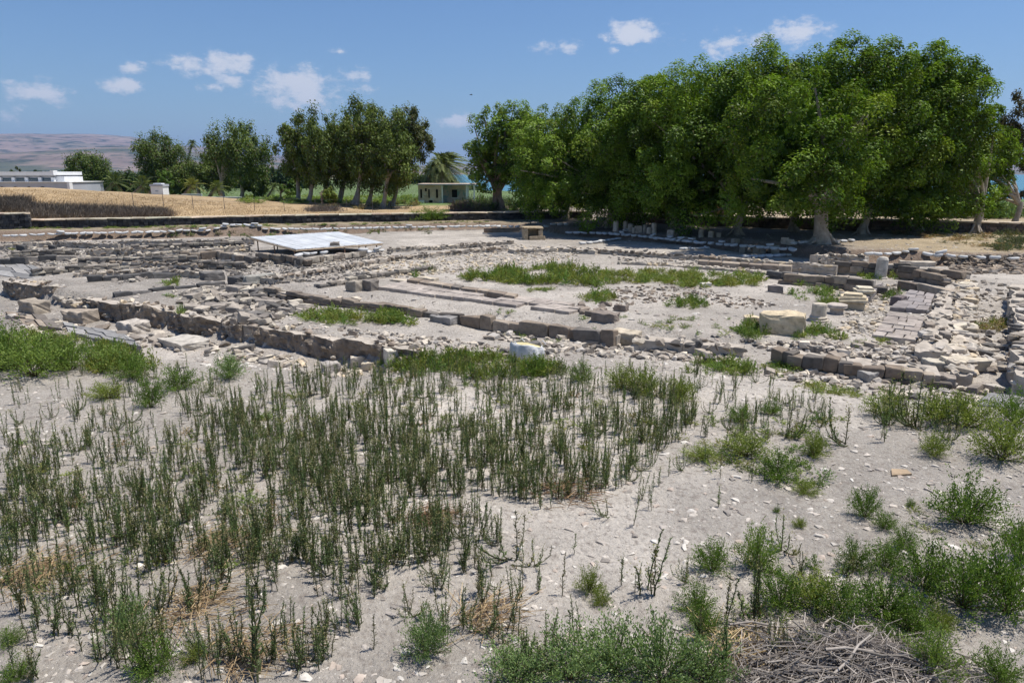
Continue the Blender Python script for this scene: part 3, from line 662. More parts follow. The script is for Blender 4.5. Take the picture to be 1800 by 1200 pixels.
rough_block('stone_block', 'long cream stone sunk in the rubble below the wall strip', 1695, 645, (0.75, 0.32, 0.2), UA + .4, (0.54, 0.47, 0.36), seed=24)
rough_block('stone_block', 'pale rounded stone leaning on the front of the basalt block wall', 1528, 668, (0.36, 0.24, 0.2), .4, (0.36, 0.34, 0.31), seed=25)
rough_block('stone_block', 'brown long block at the right foot of the basalt block wall', 1650, 676, (0.5, 0.3, 0.24), UA, (0.27, 0.23, 0.19), seed=26)
rough_block('stone_block', 'pitted limestone mass in front of the left plaster stub', 62, 548, (0.9, 0.5, 0.38), UA, (0.33, 0.28, 0.22), seed=27)
rough_block('stone_block', 'pitted pale rock against the long plastered wall', 142, 565, (0.8, 0.5, 0.36), UA + .2, (0.37, 0.31, 0.245), seed=28)
rough_block('stone_block', 'split flat boulder in the hollow below the plastered wall', 236, 583, (0.75, 0.5, 0.32), UA, (0.46, 0.41, 0.35), seed=29)
rough_block('stone_block', 'broad pale rock slab sloping out of the hollow', 325, 607, (1.1, 0.75, 0.2), UA - .1, (0.46, 0.42, 0.36), seed=30)
rough_block('stone_block', 'white block at the right end of the brown plastered wall', 690, 638, (0.3, 0.26, 0.34), .5, (0.60, 0.54, 0.44), seed=31)
rough_block('stone_block', 'grey boulder in front of the brown plastered wall', 582, 656, (0.36, 0.3, 0.28), .5, (0.40, 0.36, 0.32), seed=32)
rough_block('stone_block', 'pale boulder against the brown plastered wall', 630, 641, (0.32, 0.28, 0.24), .2, (0.54, 0.48, 0.39), seed=33)
rough_block('stone_block', 'cream boulder touching the white block', 650, 648, (0.32, 0.26, 0.2), 1.2, (0.52, 0.45, 0.34), seed=34)

def lathe(prof, n=18, mat=None, name='drum', wob=0.012, seed=0):
    r = np.random.default_rng(seed); V = []; m = len(prof)
    for (rad, z) in prof:
        for k in range(n):
            a = 2 * math.pi * k / n; q = rad * (1 + r.normal(0, wob)); V.append((q * math.cos(a), q * math.sin(a), z + r.normal(0, wob * .2)))
    i = np.arange(m * n).reshape(m, n); j = np.roll(i, -1, 1)
    F = np.stack([i[:-1].ravel(), j[:-1].ravel(), j[1:].ravel(), i[1:].ravel()], 1)
    return mesh_np(name, np.array(V), [F, i[0][None, ::-1], i[-1][None, :]], None, False, mat)
def column(label, px, py, parts, color, rz=0.0, name='column_stump', tilt=0.0):
    g = G(px, py); t = thing(name, label, 'column', (g[0], g[1], g[2] - .03)); t.rotation_euler = (tilt, tilt * .5, rz); z = 0
    for k, (pn, prof) in enumerate(parts):
        obj(pn, lathe([(r, z + h) for r, h in prof], 18, M['stone'], pn, .015, k + px), t, None, 0, None, color); z += prof[-1][1] - 0.004
    return t
SH = (0.50, 0.44, 0.35)
column('standing column stump with slanting broken top on the far wall', 1547, 489, [('base', [(.24, 0), (.24, .08), (.215, .1)]), ('shaft', [(.205, 0), (.2, .3), (.195, .62), (.15, .70), (.04, .73)])], (0.47, 0.43, 0.37), tilt=.03)
column('short column drum on a moulded base right of the large cream block', 1438, 563, [('base', [(.25, 0), (.25, .06), (.2, .08), (.22, .12), (.19, .15)]), ('shaft', [(.175, 0), (.175, .28), (.16, .31)])], SH)
column('low moulded column base with broken side between drum and capitals', 1470, 551, [('base', [(.17, 0), (.16, .14), (.21, .17), (.25, .2), (.25, .27), (.2, .29)])], (0.46, 0.40, 0.34))
def carved(label, px, py, w, d, h, tiers, color, rz, name='carved_capital', cat='capital'):
    g = G(px, py); t = thing(name, label, cat, (g[0], g[1], g[2] - .03), None, rz); z = 0
    me = rnd.choice(BLOCKS); obj('lower_block', me, t, (0, 0, h / 2), 0, (w, d, h), color); z = h
    for k, (s, th) in enumerate(tiers):
        obj('moulding', rnd.choice(BLOCKS), t, (0, 0, z + th / 2 - .012), 0, (w * s, d * s, th), (color[0]*1.12, color[1]*1.12, color[2]*1.1)); z += th - .012
    return t
carved('stepped cream capital, nearer of the two carved blocks', 1497, 543, .62, .5, .26, [(1.12, .09), (.98, .08), (.75, .08)], (0.48, 0.40, 0.28), UA + .1)
carved('stepped cream capital on a narrow foot, farther of the two carved blocks', 1517, 530, .34, .34, .26, [(1.25, .08), (1.55, .09), (1.3, .08)], (0.50, 0.44, 0.34), UA + .3)
def pedestal():
    g = G(1478, 480); t = thing('stone_pedestal', 'tapered limestone pedestal with flat cap standing on the far wall', 'pedestal', (g[0], g[1], g[2] - .03), None, UA + .5)
    v = []
    for z, s in ((0, .19), (.34, .25)): v += [(-s, -s*.8, z), (s, -s*.8, z), (s, s*.8, z), (-s, s*.8, z)]
    F = [[0,1,5,4],[1,2,6,5],[2,3,7,6],[3,0,4,7],[0,3,2,1],[4,5,6,7]]
    obj('body', mesh_np('body', np.array(v), np.array(F), None, False, M['stone']), t, None, 0, None, (0.44, 0.35, 0.25))
    obj('cap', BLOCKS[1], t, (0, 0, .375), 0, (.62, .5, .075), (0.50, 0.42, 0.32)); obj('foot', BLOCKS[2], t, (0, 0, -.02), 0, (.62, .5, .08), (0.16, 0.145, 0.13))
pedestal()
def niche_block():
    g = G(936, 421); t = thing('stone_niche', 'ochre stone box with a square opening at the end of the sandbag row', 'stone box', (g[0], g[1], g[2] - .03), None, .12)
    c = (0.40, 0.32, 0.215)
    for n_, loc, s in (('side', (-.42, 0, .33), (.24, .8, .66)), ('side', (.4, 0, .3), (.26, .8, .6)), ('back', (0, .28, .3), (.6, .2, .6)), ('lid', (-.02, 0, .70), (1.14, .84, .1)), ('sill', (.2, -.36, .13), (.9, .3, .26))):
        obj(n_, BLOCKS[3], t, loc, 0, s, c)
niche_block()
rough_block('lintel_stone', 'long brown lintel stone on the bank left of the stone box', 882, 408, (2.2, .5, .3), .12, (0.28, 0.2, 0.14), seed=40, cat='lintel')
def pillar(label, px, py, w, h):
    g = G(px, py); t = thing('basalt_pillar', label, 'pillar', (g[0], g[1], g[2] - .03), None, .1); c = (0.085, 0.082, 0.08)
    obj('shaft', BLOCKS[4], t, (0, 0, h / 2), 0, (w, w * .6, h), c); obj('foot', BLOCKS[5], t, (.02, -.02, .07), .2, (w * 1.3, w * .9, .16), (0.14, 0.13, 0.12))
pillar('tall black basalt pillar at far left, left of the pair', 41, 452, .40, .58)
pillar('black basalt pillar with rough side, right of the pair at far left', 94, 446, .34, .44)
# muddy basin behind the court
bp = np.array([P(x, y, .37) for x, y in ((690,431), (800,434), (875,427), (900,420), (800,421), (715,425))])
tag(obj('mud_basin', mesh_np('mud_basin', bp, np.array([[0,1,2,3,4,5]]), None, False, M['mud'])), kind='structure')

# --- loose stones: the 300 that show largest are single things, the rest of the rubble is one mass
def in_poly(x, y, poly):
    c = False; j = len(poly) - 1
    for i in range(len(poly)):
        xi, yi = poly[i]; xj, yj = poly[j]
        if (yi > y) != (yj > y) and x < (xj - xi) * (y - yi) / (yj - yi) + xi: c = not c
        j = i
    return c
RUB = [  # photo polygon, number, size range (m), palette, place for labels
    ([(0,425),(440,422),(450,445),(400,470),(210,500),(130,480),(0,455)], 1900, (.09,.32), 'grim', 'among the low walls at left'),
    ([(380,455),(600,455),(700,440),(640,490),(480,500),(400,485)], 900, (.10,.34), 'grim', 'below the shelter wall'),
    ([(300,510),(470,500),(560,540),(500,560),(460,570),(330,548)], 520, (.12,.46), 'grim', 'on the stony floor behind the plastered wall'),
    ([(480,565),(740,590),(1000,625),(880,640),(740,618),(600,590)], 420, (.06,.22), 'mixed', 'on the terrace above the plastered wall'),
    ([(600,470),(900,430),(1040,440),(1000,455),(880,470),(700,490)], 1500, (.07,.24), 'lime', 'on the pale rubble slope behind the court'),
    ([(850,572),(1110,596),(1300,618),(1280,640),(1000,625),(860,600)], 420, (.08,.32), 'mixed', 'along the foot of the kerb'),
    ([(1080,505),(1200,500),(1370,535),(1330,545),(1160,530),(1080,540)], 420, (.05,.2), 'dark', 'on the gravelly hump in the court'),
    ([(1440,500),(1600,500),(1560,545),(1540,590),(1440,600),(1490,560)], 420, (.06,.24), 'lime', 'round the carved capitals'),
    ([(1300,600),(1620,602),(1710,655),(1640,655),(1480,640),(1360,620)], 560, (.07,.26), 'mixed', 'on the rubble bank of the curved wall'),
    ([(1380,650),(1640,670),(1790,690),(1700,720),(1480,690),(1330,660)], 320, (.07,.26), 'mixed', 'below the curved wall at right'),
    ([(1712,490),(1778,500),(1792,650),(1712,655)], 260, (.06,.28), 'mixed', 'in the lane at the right edge'),
    ([(1655,452),(1800,450),(1800,482),(1680,482)], 760, (.12,.42), 'dark', 'in the rough bank at the right edge'),
    ([(0,548),(130,570),(300,590),(560,640),(450,640),(250,610),(0,590)], 260, (.08,.4), 'mixed', 'in the hollow before the plastered wall'),
    ([(380,600),(450,612),(560,648),(700,640),(690,655),(560,665),(420,630)], 110, (.1,.34), 'lime', 'at the foot of the plastered wall'),
    ([(1040,440),(1400,462),(1345,480),(1090,463)], 420, (.08,.26), 'mixed', 'between the far wall lines'),
    ([(1000,545),(1060,535),(1090,545),(1050,560)], 26, (.15,.4), 'brown', 'in the broken slab heap of the court'),
]
def sample_poly(poly, n):
    q = np.array(poly, float); out = []
    lo, hi = q.min(0), q.max(0)
    while len(out) < n:
        p = lo + (hi - lo) * RNG.random((n * 2, 2))
        out += [tuple(r) for r in p if in_poly(r[0], r[1], poly)]
    return np.array(out[:n])
def scatter_rubble():
    items = []
    for poly, n, (a, b), p, place in RUB:
        q = sample_poly(poly, n); gs = GB(q[:, 0], q[:, 1])
        for g in gs:
            s = a + (b - a) * rnd.random() ** 2.6
            items.append((s / np.linalg.norm(g - np.array((0, 0, CAM_H))), s, g, p, place))
    items.sort(key=lambda q: -q[0])
    for _, s, g, p, place in items[:300]:
        o = stone('loose_stone', ROCKS if rnd.random() < .75 else BLOCKS, None, (g[0], g[1], g[2] + s * .12), (s * rnd.uniform(.9, 1.3), s * rnd.uniform(.65, .95), s * rnd.uniform(.4, .68)), rnd.random() * 6, .15, p)
        tone = 'pale' if o.color[0] > .4 else ('dark' if o.color[0] < .24 else 'brownish')
        size = 'large' if s > .3 else ('middle sized' if s > .22 else 'small')
        tag(o, '%s %s loose stone lying %s' % (size, tone, place), 'stone', 'loose stones ' + place, 'thing')
    rest = items[300:]
    Vs, Fs, Cs = [], [], []; off = 0
    RA = [arrays(m) for m in ROCKS]
    for _, s, g, p, place in rest:
        V, F = RA[rnd.randrange(len(RA))]; a = rnd.random() * 6.28; ca, sa = math.cos(a), math.sin(a)
        W = V * np.array((s * rnd.uniform(.9, 1.3), s * rnd.uniform(.65, .95), s * rnd.uniform(.4, .75)), np.float32)
        W = np.stack([W[:, 0]*ca - W[:, 1]*sa, W[:, 0]*sa + W[:, 1]*ca, W[:, 2]], 1) + np.array((g[0], g[1], g[2] + s * .12), np.float32)
        Vs.append(W); Fs.append(F + off); off += len(V); Cs.append(np.tile(np.array(pal(p), np.float32), (len(V), 1)))
    tag(obj('rubble', mesh_np('rubble', np.concatenate(Vs), np.concatenate(Fs), np.concatenate(Cs), False, M['stone_attr'])), 'field of small broken stones among the ruins', kind='stuff')
scatter_rubble()
def pebbles():
    Vs, Fs, Cs = [], [], []; off = 0; RA = [arrays(m) for m in ROCKS]; n1, n2 = 15000, 9000
    y1 = 3.2 + 11 * RNG.random(n1) ** 1.2; x1 = RNG.uniform(-.85, .85, n1) * (y1 + 1)
    y2 = 12 + 26 * RNG.random(n2) ** 1.1; x2 = RNG.uniform(-.8, .8, n2) * y2
    X = np.concatenate([x1, x2]); Y = np.concatenate([y1, y2]); Z = zt(X, Y)
    S = np.concatenate([0.010 + 0.085 * RNG.random(n1) ** 4.2, 0.03 + 0.12 * RNG.random(n2) ** 3.5])
    pal_ = np.array([(.52,.475,.415),(.49,.44,.38),(.44,.39,.335),(.56,.52,.46),(.27,.24,.21),(.42,.35,.29),(.36,.32,.28)], np.float32)
    for k in range(n1 + n2):
        V, F = RA[rnd.randrange(len(RA))]; s = S[k]; a = rnd.random() * 6.28; ca, sa = math.cos(a), math.sin(a)
        W = V * np.array((s * 1.3, s, s * .5), np.float32); W = np.stack([W[:, 0]*ca - W[:, 1]*sa + X[k], W[:, 0]*sa + W[:, 1]*ca + Y[k], W[:, 2] + Z[k] + s * .02], 1)
        Vs.append(W); Fs.append(F + off); off += len(V); Cs.append(np.tile(pal_[rnd.randrange(7)], (len(V), 1)))
    tag(obj('pebbles', mesh_np('pebbles', np.concatenate(Vs), np.concatenate(Fs), np.concatenate(Cs), False, M['stone_attr'])), 'pale pebbles and shards strewn over the soil', kind='stuff')
pebbles()

# ------------------------------------------------------------------ trees
def tube(path, radii, n=7):
    path = np.asarray(path, float); V = []; m = len(path)
    for i in range(m):
        d = path[min(i+1, m-1)] - path[max(i-1, 0)]; d = d / (np.linalg.norm(d) + 1e-9)
        a = np.cross(d, (0.3, 1, 0.1)); a /= np.linalg.norm(a) + 1e-9; b = np.cross(d, a)
        for k in range(n):
            t = 2 * math.pi * k / n; V.append(path[i] + radii[i] * (a * math.cos(t) + b * math.sin(t)))
    i = np.arange(m * n).reshape(m, n); j = np.roll(i, -1, 1)
    return np.array(V), np.stack([i[:-1].ravel(), j[:-1].ravel(), j[1:].ravel(), i[1:].ravel()], 1)
def join(parts):
    V, F, o = [], [], 0
    for v, f in parts: V.append(v); F.append(f + o); o += len(v)
    return np.concatenate(V), np.concatenate(F)
def unit(v): return v / (np.linalg.norm(v, axis=-1, keepdims=True) + 1e-9)
def leaves(C, A, L, W, col, r, wob=0.6):
    """kite shaped leaves: centres C, long axes A, lengths L, widths W, colours col"""
    n = len(C); A = unit(A + r.normal(0, wob, (n, 3))); B = unit(np.cross(A, r.normal(size=(n, 3))))
    L = np.broadcast_to(L, (n,))[:, None]; W = np.broadcast_to(W, (n,))[:, None]
    V = np.stack([C - A * L / 2, C + B * W / 2 + A * L * .08, C + A * L / 2, C - B * W / 2 + A * L * .08], 1).reshape(-1, 3)
    return V, np.arange(4 * n).reshape(n, 4), np.repeat(col, 4, 0)
def leaves_on(C, Nn, ax, L, W, col, r, wob=0.35):
    """leaves lying roughly in the surface of their tuft (normals Nn), pointing along ax"""
    n = len(C); Nn = unit(Nn + r.normal(0, wob, (n, 3))); A = ax[None] + r.normal(0, .5, (n, 3)); A = unit(A - Nn * (A * Nn).sum(1, keepdims=True)); B = np.cross(Nn, A)
    L = np.broadcast_to(L, (n,))[:, None]; W = np.broadcast_to(W, (n,))[:, None]
    V = np.stack([C - A * L / 2, C + B * W / 2 + A * L * .08, C + A * L / 2, C - B * W / 2 + A * L * .08], 1).reshape(-1, 3)
    return V, np.arange(4 * n).reshape(n, 4), np.repeat(col, 4, 0)
def lerp(a, b, t): return np.array(a)[None] * (1 - t[:, None]) + np.array(b)[None] * t[:, None]
WIND = np.array((0.70, 0.0, 0.55))
def ficus_crown(seed, cx, cy, z0, z1, rx, ry, nclump=125, per=215, leaf=.19, base=((.034,.078,.012), (.235,.34,.042)), gap=0.0, name='crown', fill=1.0):
    """many separate wind-combed tufts on the crown's surface, each lit on its own, with dark gaps between"""
    r = np.random.default_rng(seed); H = (z1 - z0) / 2; zc = (z1 + z0) / 2
    d = unit(r.normal(size=(nclump, 3))); d[:, 2] = np.where(d[:, 2] < -.85, -d[:, 2] * .5, d[:, 2]); d = unit(d); d[:, 1] = np.where((d[:, 1] > .2) & (r.random(nclump) < .5), -d[:, 1], d[:, 1])
    rad = np.where(r.random(nclump) < .55, r.uniform(.92, 1.10, nclump), r.uniform(.55, .85, nclump))
    sh = np.clip(.95 + .25 * np.abs(d[:, 2]), 1, 1.2)
    C = np.stack([cx + d[:, 0]*rad*rx*sh, cy + d[:, 1]*rad*ry*sh, zc + d[:, 2]*rad*H], 1)
    R = r.uniform(.28, .74, nclump) * (min(rx, H) / 3.0) ** .5; tone = np.clip(r.normal(.5, .36, nclump), 0, 1); old_c = r.random(nclump) < .12
    Vs, Fs, Cs, o = [], [], [], 0
    for k in range(nclump):
        n = int(per * r.uniform(.7, 1.3) * (R[k] / .5) ** 1.6); ax = unit(d[k] * .5 + WIND * .7 + r.normal(0, .3, 3))
        e = unit(r.normal(size=(n, 3)) + ax * .5 + np.array((0, -.1, .3))); q = r.uniform(.6, 1.05, n)[:, None]
        c = C[k] + e * q * R[k] * np.array((.95, .95, .95)) + ax * (np.clip(e @ ax, -.3, 1)[:, None] * R[k] * .8)
        t = np.clip(tone[k] * .72 + r.normal(.16, .16, n), 0, 1); col = lerp(base[0], base[1], t)
        if old_c[k]: col = col * np.array((.95, .85, 1.0))
        old = r.random(n) < .04; col[old] = np.array((.15, .13, .07)) * r.uniform(.6, 1.1, (old.sum(), 1))
        v, f, cc = leaves_on(c, e * .75 + np.array((.3, 0, .55)), ax, leaf * r.uniform(.6, 1.25, n), leaf * .6 * r.uniform(.7, 1.2, n), col, r, .28)
        Vs.append(v); Fs.append(f + o); o += len(v); Cs.append(cc)
    n = int(1100 * fill); e = unit(r.normal(size=(n, 3))); c = np.array((cx, cy, zc)) + e * np.array((rx, ry, H)) * r.uniform(.3, .70, n)[:, None]   # leaves deep in the crown, shade put into their darker colour
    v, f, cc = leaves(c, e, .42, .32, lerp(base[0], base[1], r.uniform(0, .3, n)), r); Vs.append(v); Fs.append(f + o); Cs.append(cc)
    return np.concatenate(Vs), np.concatenate(Fs), np.concatenate(Cs), C
def trunk_limbs(seed, x, y, z, r0, targets, fork, lean=(0, 0), flare=1.7):
    r = np.random.default_rng(seed); parts = []
    top = np.array((x + lean[0], y + lean[1], z + fork)); b = np.array((x, y, z - .25))
    ts = np.array([0, .1, .22, .4, .7, 1]); path = [b + (top - b) * t + np.array((r.normal(0, .04), r.normal(0, .04), 0)) * (t > .15) for t in ts]
    parts.append(tube(path, r0 * np.array([flare, flare * .82, 1.2, 1.02, .93, .9]), 10))
    for k in range(5):
        a = r.uniform(0, 6.28); e = b + np.array((math.cos(a) * r0 * 3.2, math.sin(a) * r0 * 3.2, .12))
        parts.append(tube([b + np.array((math.cos(a)*r0*.6, math.sin(a)*r0*.6, .75)), b + np.array((math.cos(a)*r0*1.5, math.sin(a)*r0*1.5, .4)), e], [r0*.35, r0*.32, r0*.1], 6))
    for tg in targets:
        m = top + (tg - top) * .5 + np.array((r.normal(0, .2), r.normal(0, .2), r.uniform(0, .5)))
        parts.append(tube([top - np.array((0, 0, .15)), top + (m - top) * .5 + np.array((0, 0, .15)), m, tg], r0 * np.array([.62, .5, .36, .12]), 6))
    return join(parts)
def tree(name, label, cat, base, r0, crown, fork, bark, seed, lean=(0, 0), group=None, leafmat='leaf', nl=7, stems=1):
    V, F, C, K = crown; base = np.array(base); t = thing(name, label, cat, tuple(base), group)
    obj('crown', mesh_np('crown', V - base, F, C, False, M[leafmat]), t)
    r = np.random.default_rng(seed); ps = []
    for s in range(stems):
        off = np.array((r.normal(0, .5), r.normal(0, .4), 0)) if s else np.zeros(3)
        pick = K[r.choice(len(K), nl, replace=False)]
        ps.append(trunk_limbs(seed + s, base[0] + off[0], base[1] + off[1], base[2], r0 * (1 if s == 0 else .7), pick, fork, (lean[0] + (r.normal(0, .3) if s else 0), lean[1])))
    V, F = join(ps); obj('trunk', mesh_np('trunk', V - base, F, None, True, M[bark]), t)
    return t
def ground_at(px, Y):
    x = (px - 900) / 1200 * Y / math.cos(PITCH) * .99; return np.array((x, Y, gz(x, Y)))
FIG = 'fig trees in the dense grove behind the ruins'
# trunk px, trunk Y, crown centre px, top py, half width px, crown base z, seed, words
for (tx, Y, cx, top, hw, zb, r0, sd, words) in [
    (992, 49, 972, 196, 52, 1.7, .28, 1, 'small rounded fig tree at the left end of the dense grove'),
    (1066, 42, 1038, 170, 92, 1.9, .36, 2, 'fig tree above the left end of the shaded sandbag row'),
    (1122, 44, 1115, 143, 92, 2.4, .30, 3, 'fig tree standing before the ochre hut in the grove'),
    (1176, 40, 1185, 128, 90, 2.3, .30, 4, 'fig tree with slim leaning trunk behind the upright stone fragments'),
    (1284, 37, 1268, 116, 100, 2.1, .30, 5, 'fig tree with pale slim trunk in the middle of the grove'),
    (1378, 39, 1352, 92, 100, 2.3, .38, 6, 'fig tree with dark trunk beside the bright gap to the back wall'),
    (1432, 32.2, 1412, 118, 100, 2.5, .44, 7, 'nearest fig tree with thick pale flaring trunk at the edge of the cut'),
    (1500, 37, 1490, 68, 98, 2.0, .34, 8, 'tallest fig tree with a pointed wind blown top'),
    (1590, 38, 1585, 84, 100, 1.8, .36, 9, 'broad fig tree with bare pale branch showing in its crown'),
    (1690, 38, 1655, 108, 78, 2.0, .36, 10, 'last large fig tree at the right end of the grove'),
    (1755, 42, 1732, 205, 42, 2.2, .26, 11, 'lower fig tree crowded against the right end of the grove')]:
    b = ground_at(tx, Y); c = at_depth(cx, top, Y); rx = hw * Y / 1200; r0 *= (.6 if sd != 7 else .72)
    rx *= 1.22; ry = rx * .9; cyy = Y + (.6 if sd != 7 else .4)
    n = int(135 * (rx * (c[2] - zb)) / (3.1 * 7.4)) + 40
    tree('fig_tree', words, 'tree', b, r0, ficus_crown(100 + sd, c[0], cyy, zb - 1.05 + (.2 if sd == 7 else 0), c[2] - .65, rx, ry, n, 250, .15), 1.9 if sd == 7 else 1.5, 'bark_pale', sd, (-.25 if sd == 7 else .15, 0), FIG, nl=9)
# bare pale branch of the broad tree is one of its limbs; a separate leafy tree stands by the gap to the fields
b = ground_at(872, 62); c = at_depth(882, 184, 62)
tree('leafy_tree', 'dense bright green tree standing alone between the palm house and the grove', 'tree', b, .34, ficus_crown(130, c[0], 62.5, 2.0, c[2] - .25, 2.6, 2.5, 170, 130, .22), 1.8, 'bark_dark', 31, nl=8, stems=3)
b = ground_at(925, 58); c = at_depth(930, 205, 58)
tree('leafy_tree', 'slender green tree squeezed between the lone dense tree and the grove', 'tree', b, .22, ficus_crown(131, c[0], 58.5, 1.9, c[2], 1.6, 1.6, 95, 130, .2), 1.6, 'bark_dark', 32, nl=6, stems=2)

def euc_crown(seed, cx, cy, z0, z1, rx, nclump=60, per=120, leaf=.34, base=((.035,.058,.022), (.115,.15,.05)), droop=1.0, lobes=None):
    r = np.random.default_rng(seed); H = (z1 - z0) / 2; zc = (z1 + z0) / 2
    d = unit(r.normal(size=(nclump, 3))); rad = r.uniform(.35, 1.0, nclump)
    C = np.stack([cx + d[:, 0]*rad*rx, cy + d[:, 1]*rad*rx, zc + d[:, 2]*rad*H], 1)
    R = r.uniform(.5, 1.05, nclump) * rx / 2.6; tone = np.clip(r.normal(.45, .25, nclump), 0, 1)
    Vs, Fs, Cs, o = [], [], [], 0
    for k in range(nclump):
        n = int(per * r.uniform(.6, 1.4)); e = unit(r.normal(size=(n, 3))); c = C[k] + e * r.uniform(.2, 1, n)[:, None] * R[k] * np.array((.85, .85, 1.15)) - np.array((0, 0, .15))
        t = np.clip(tone[k] * .7 + r.normal(.15, .2, n), 0, 1); col = lerp(base[0], base[1], t)
        brown = r.random(n) < .06; col[brown] = (.14, .11, .06)
        v, f, cc = leaves_on(c, e * .8 + np.array((.25, 0, .5)), np.array((.12, 0, -1.0)) * (.3 + droop), leaf * r.uniform(.6, 1.3, n), leaf * .45 * r.uniform(.7, 1.2, n), col, r, .5)
        Vs.append(v); Fs.append(f + o); o += len(v); Cs.append(cc)
    return np.concatenate(Vs), np.concatenate(Fs), np.concatenate(Cs), C
EG = 'tall gum trees in the row before the fields'
for (tx, Y, cx, top, hw, zb, sd, words) in [
    (539, 68, 522, 200, 36, 3.4, 41, 'leaning open gum tree at the left end of the row'),
    (557, 66, 556, 182, 42, 2.6, 42, 'gum tree with thick pale trunk, second in the row'),
    (579, 69, 590, 212, 36, 2.6, 43, 'narrow gum tree behind the small yellow green sapling'),
    (606, 71, 618, 188, 40, 2.5, 44, 'gum tree in the middle of the row with paired slim trunks'),
    (636, 66, 640, 164, 44, 2.6, 45, 'highest gum tree of the row'),
    (656, 67, 672, 182, 44, 2.2, 46, 'gum tree with leaning grey trunk right of the highest one'),
    (682, 65, 688, 186, 42, 1.8, 47, 'bushy gum tree with broad low foliage near the palm'),
    (696, 70, 720, 184, 34, 5.0, 48, 'brownish thin gum tree at the right end of the row')]:
    b = ground_at(tx, Y); c = at_depth(cx, top, Y); rx = hw * Y / 1200
    base = ((.050,.080,.020), (.19,.24,.055)) if sd != 48 else ((.055,.068,.025), (.165,.18,.06))
    tree('gum_tree', words, 'tree', b, .19, euc_crown(sd, c[0], Y, zb, c[2] - .2, rx * 1.08, 110, 160, .25, base), 2.6, 'bark_pale', sd, ((c[0] - b[0]) * .4, 0), EG, 'leaf_thick', 8, 2 if sd in (44, 45) else 1)
FG = 'trees around the gardens at left'
for (tx, Y, cx, top, hw, zb, sd, words) in [
    (412, 88, 414, 210, 50, 3.2, 51, 'large gum tree with forked pale trunk right of the tall thin palms'),
    (372, 96, 372, 262, 38, 1.5, 52, 'dark spreading tree left of the forked gum tree'),
    (445, 95, 446, 286, 24, 1.0, 53, 'low dark tree at the right foot of the forked gum tree'),
    (278, 100, 276, 228, 44, 2.0, 54, 'large dark gum tree left of the tall thin palms'),
    (312, 98, 312, 285, 26, 1.0, 55, 'leafy dark tree filling the gap below the thin palms'),
    (149, 112, 148, 264, 38, 1.2, 56, 'round crowned tree beside the white building')]:
    b = ground_at(tx, Y); c = at_depth(cx, top, Y); rx = hw * Y / 1200
    tree('garden_tree', words, 'tree', b, .24, euc_crown(sd, c[0], Y, zb, c[2] - .2, rx * 1.06, 110, 150, .33, ((.042,.070,.020), (.165,.215,.052)), .6), 2.4, 'bark_pale', sd, (0, 0), FG, 'leaf_thick', 8)
for (tx, Y, top, hw, words, colr) in [
    (287, 80, 292, 14, 'small bright green tree in front of the large dark gum tree', ((.06,.12,.02), (.16,.25,.05))),
    (510, 72, 316, 17, 'small yellow green garden tree left of the gum tree row', ((.06,.12,.02), (.16,.24,.05))),
    (579, 63, 326, 13, 'tiny yellow green sapling at the foot of the gum trees', ((.10,.14,.02), (.22,.27,.05))),
    (27, 140, 290, 9, 'distant dark tree behind the white building roof', ((.03,.05,.02), (.08,.11,.04))),
    (66, 140, 297, 9, 'low distant tree top beside the distant dark tree', ((.03,.05,.02), (.08,.11,.04)))]:
    b = ground_at(tx, Y); c = at_depth(tx, top, Y); rx = hw * Y / 1200
    tree('small_tree', words, 'tree', b, .09, euc_crown(int(tx), c[0], Y, b[2] + .6, c[2], rx, 26, 110, .26, colr, .2), .8, 'bark_dark', int(tx), (0, 0), None, 'leaf', 4)
# brownish tree at the right picture edge
b = ground_at(1800, 60); c = at_depth(1812, 150, 60)
tree('gum_tree', 'thin brownish tree at the right picture edge behind the grove', 'tree', b, .25, euc_crown(61, c[0], 60, 1.6, c[2], 2.0, 70, 120, .3, ((.06,.055,.035), (.13,.12,.06))), 2.2, 'bark_dark', 61, (0, 0), None, 'leaf_thick', 8)

def hedge_tree(seed):                                 # dense rounded orchard trees in the distance, shared between copies
    V, F, C, K = euc_crown(seed, 0, 0, .3, 3.9, 2.4, 34, 90, .6, ((.028,.05,.018), (.085,.125,.04)), .2)
    tv, tf = tube([(0, 0, -.2), (0.05, 0, 1.0), (0, 0, 2.2)], [.2, .16, .1], 6)
    return mesh_np('crown', V, F, C, False, M['leaf_thick']), mesh_np('trunk', tv, tf, None, True, M['bark_dark'])
HT = [hedge_tree(200 + k) for k in range(4)]
k = 0
for (x0, x1, Y0, Y1, n, s0, words) in [(155, 350, 118, 150, 16, 1.0, 'dense dark orchard tree beyond the dry mound'), (430, 560, 150, 230, 14, 1.25, 'dark tree in the distant row across the green field'), (700, 850, 190, 260, 9, 1.2, 'dark tree far behind the ruined house'), (-60, 150, 170, 260, 7, 1.2, 'dark tree far behind the white building')]:
    for i in range(n):
        px = x0 + (x1 - x0) * (i + rnd.random()) / n; Y = rnd.uniform(Y0, Y1); g = ground_at(px, Y)
        c_, t_ = HT[k % 4]; k += 1
        t = thing('orchard_tree', words, 'tree', tuple(g), words.replace('tree', 'trees', 1), rnd.random() * 6); s = s0 * rnd.uniform(.7, 1.15); t.scale = (s * 1.1, s * 1.1, s)
        obj('crown', c_, t); obj('trunk', t_, t)

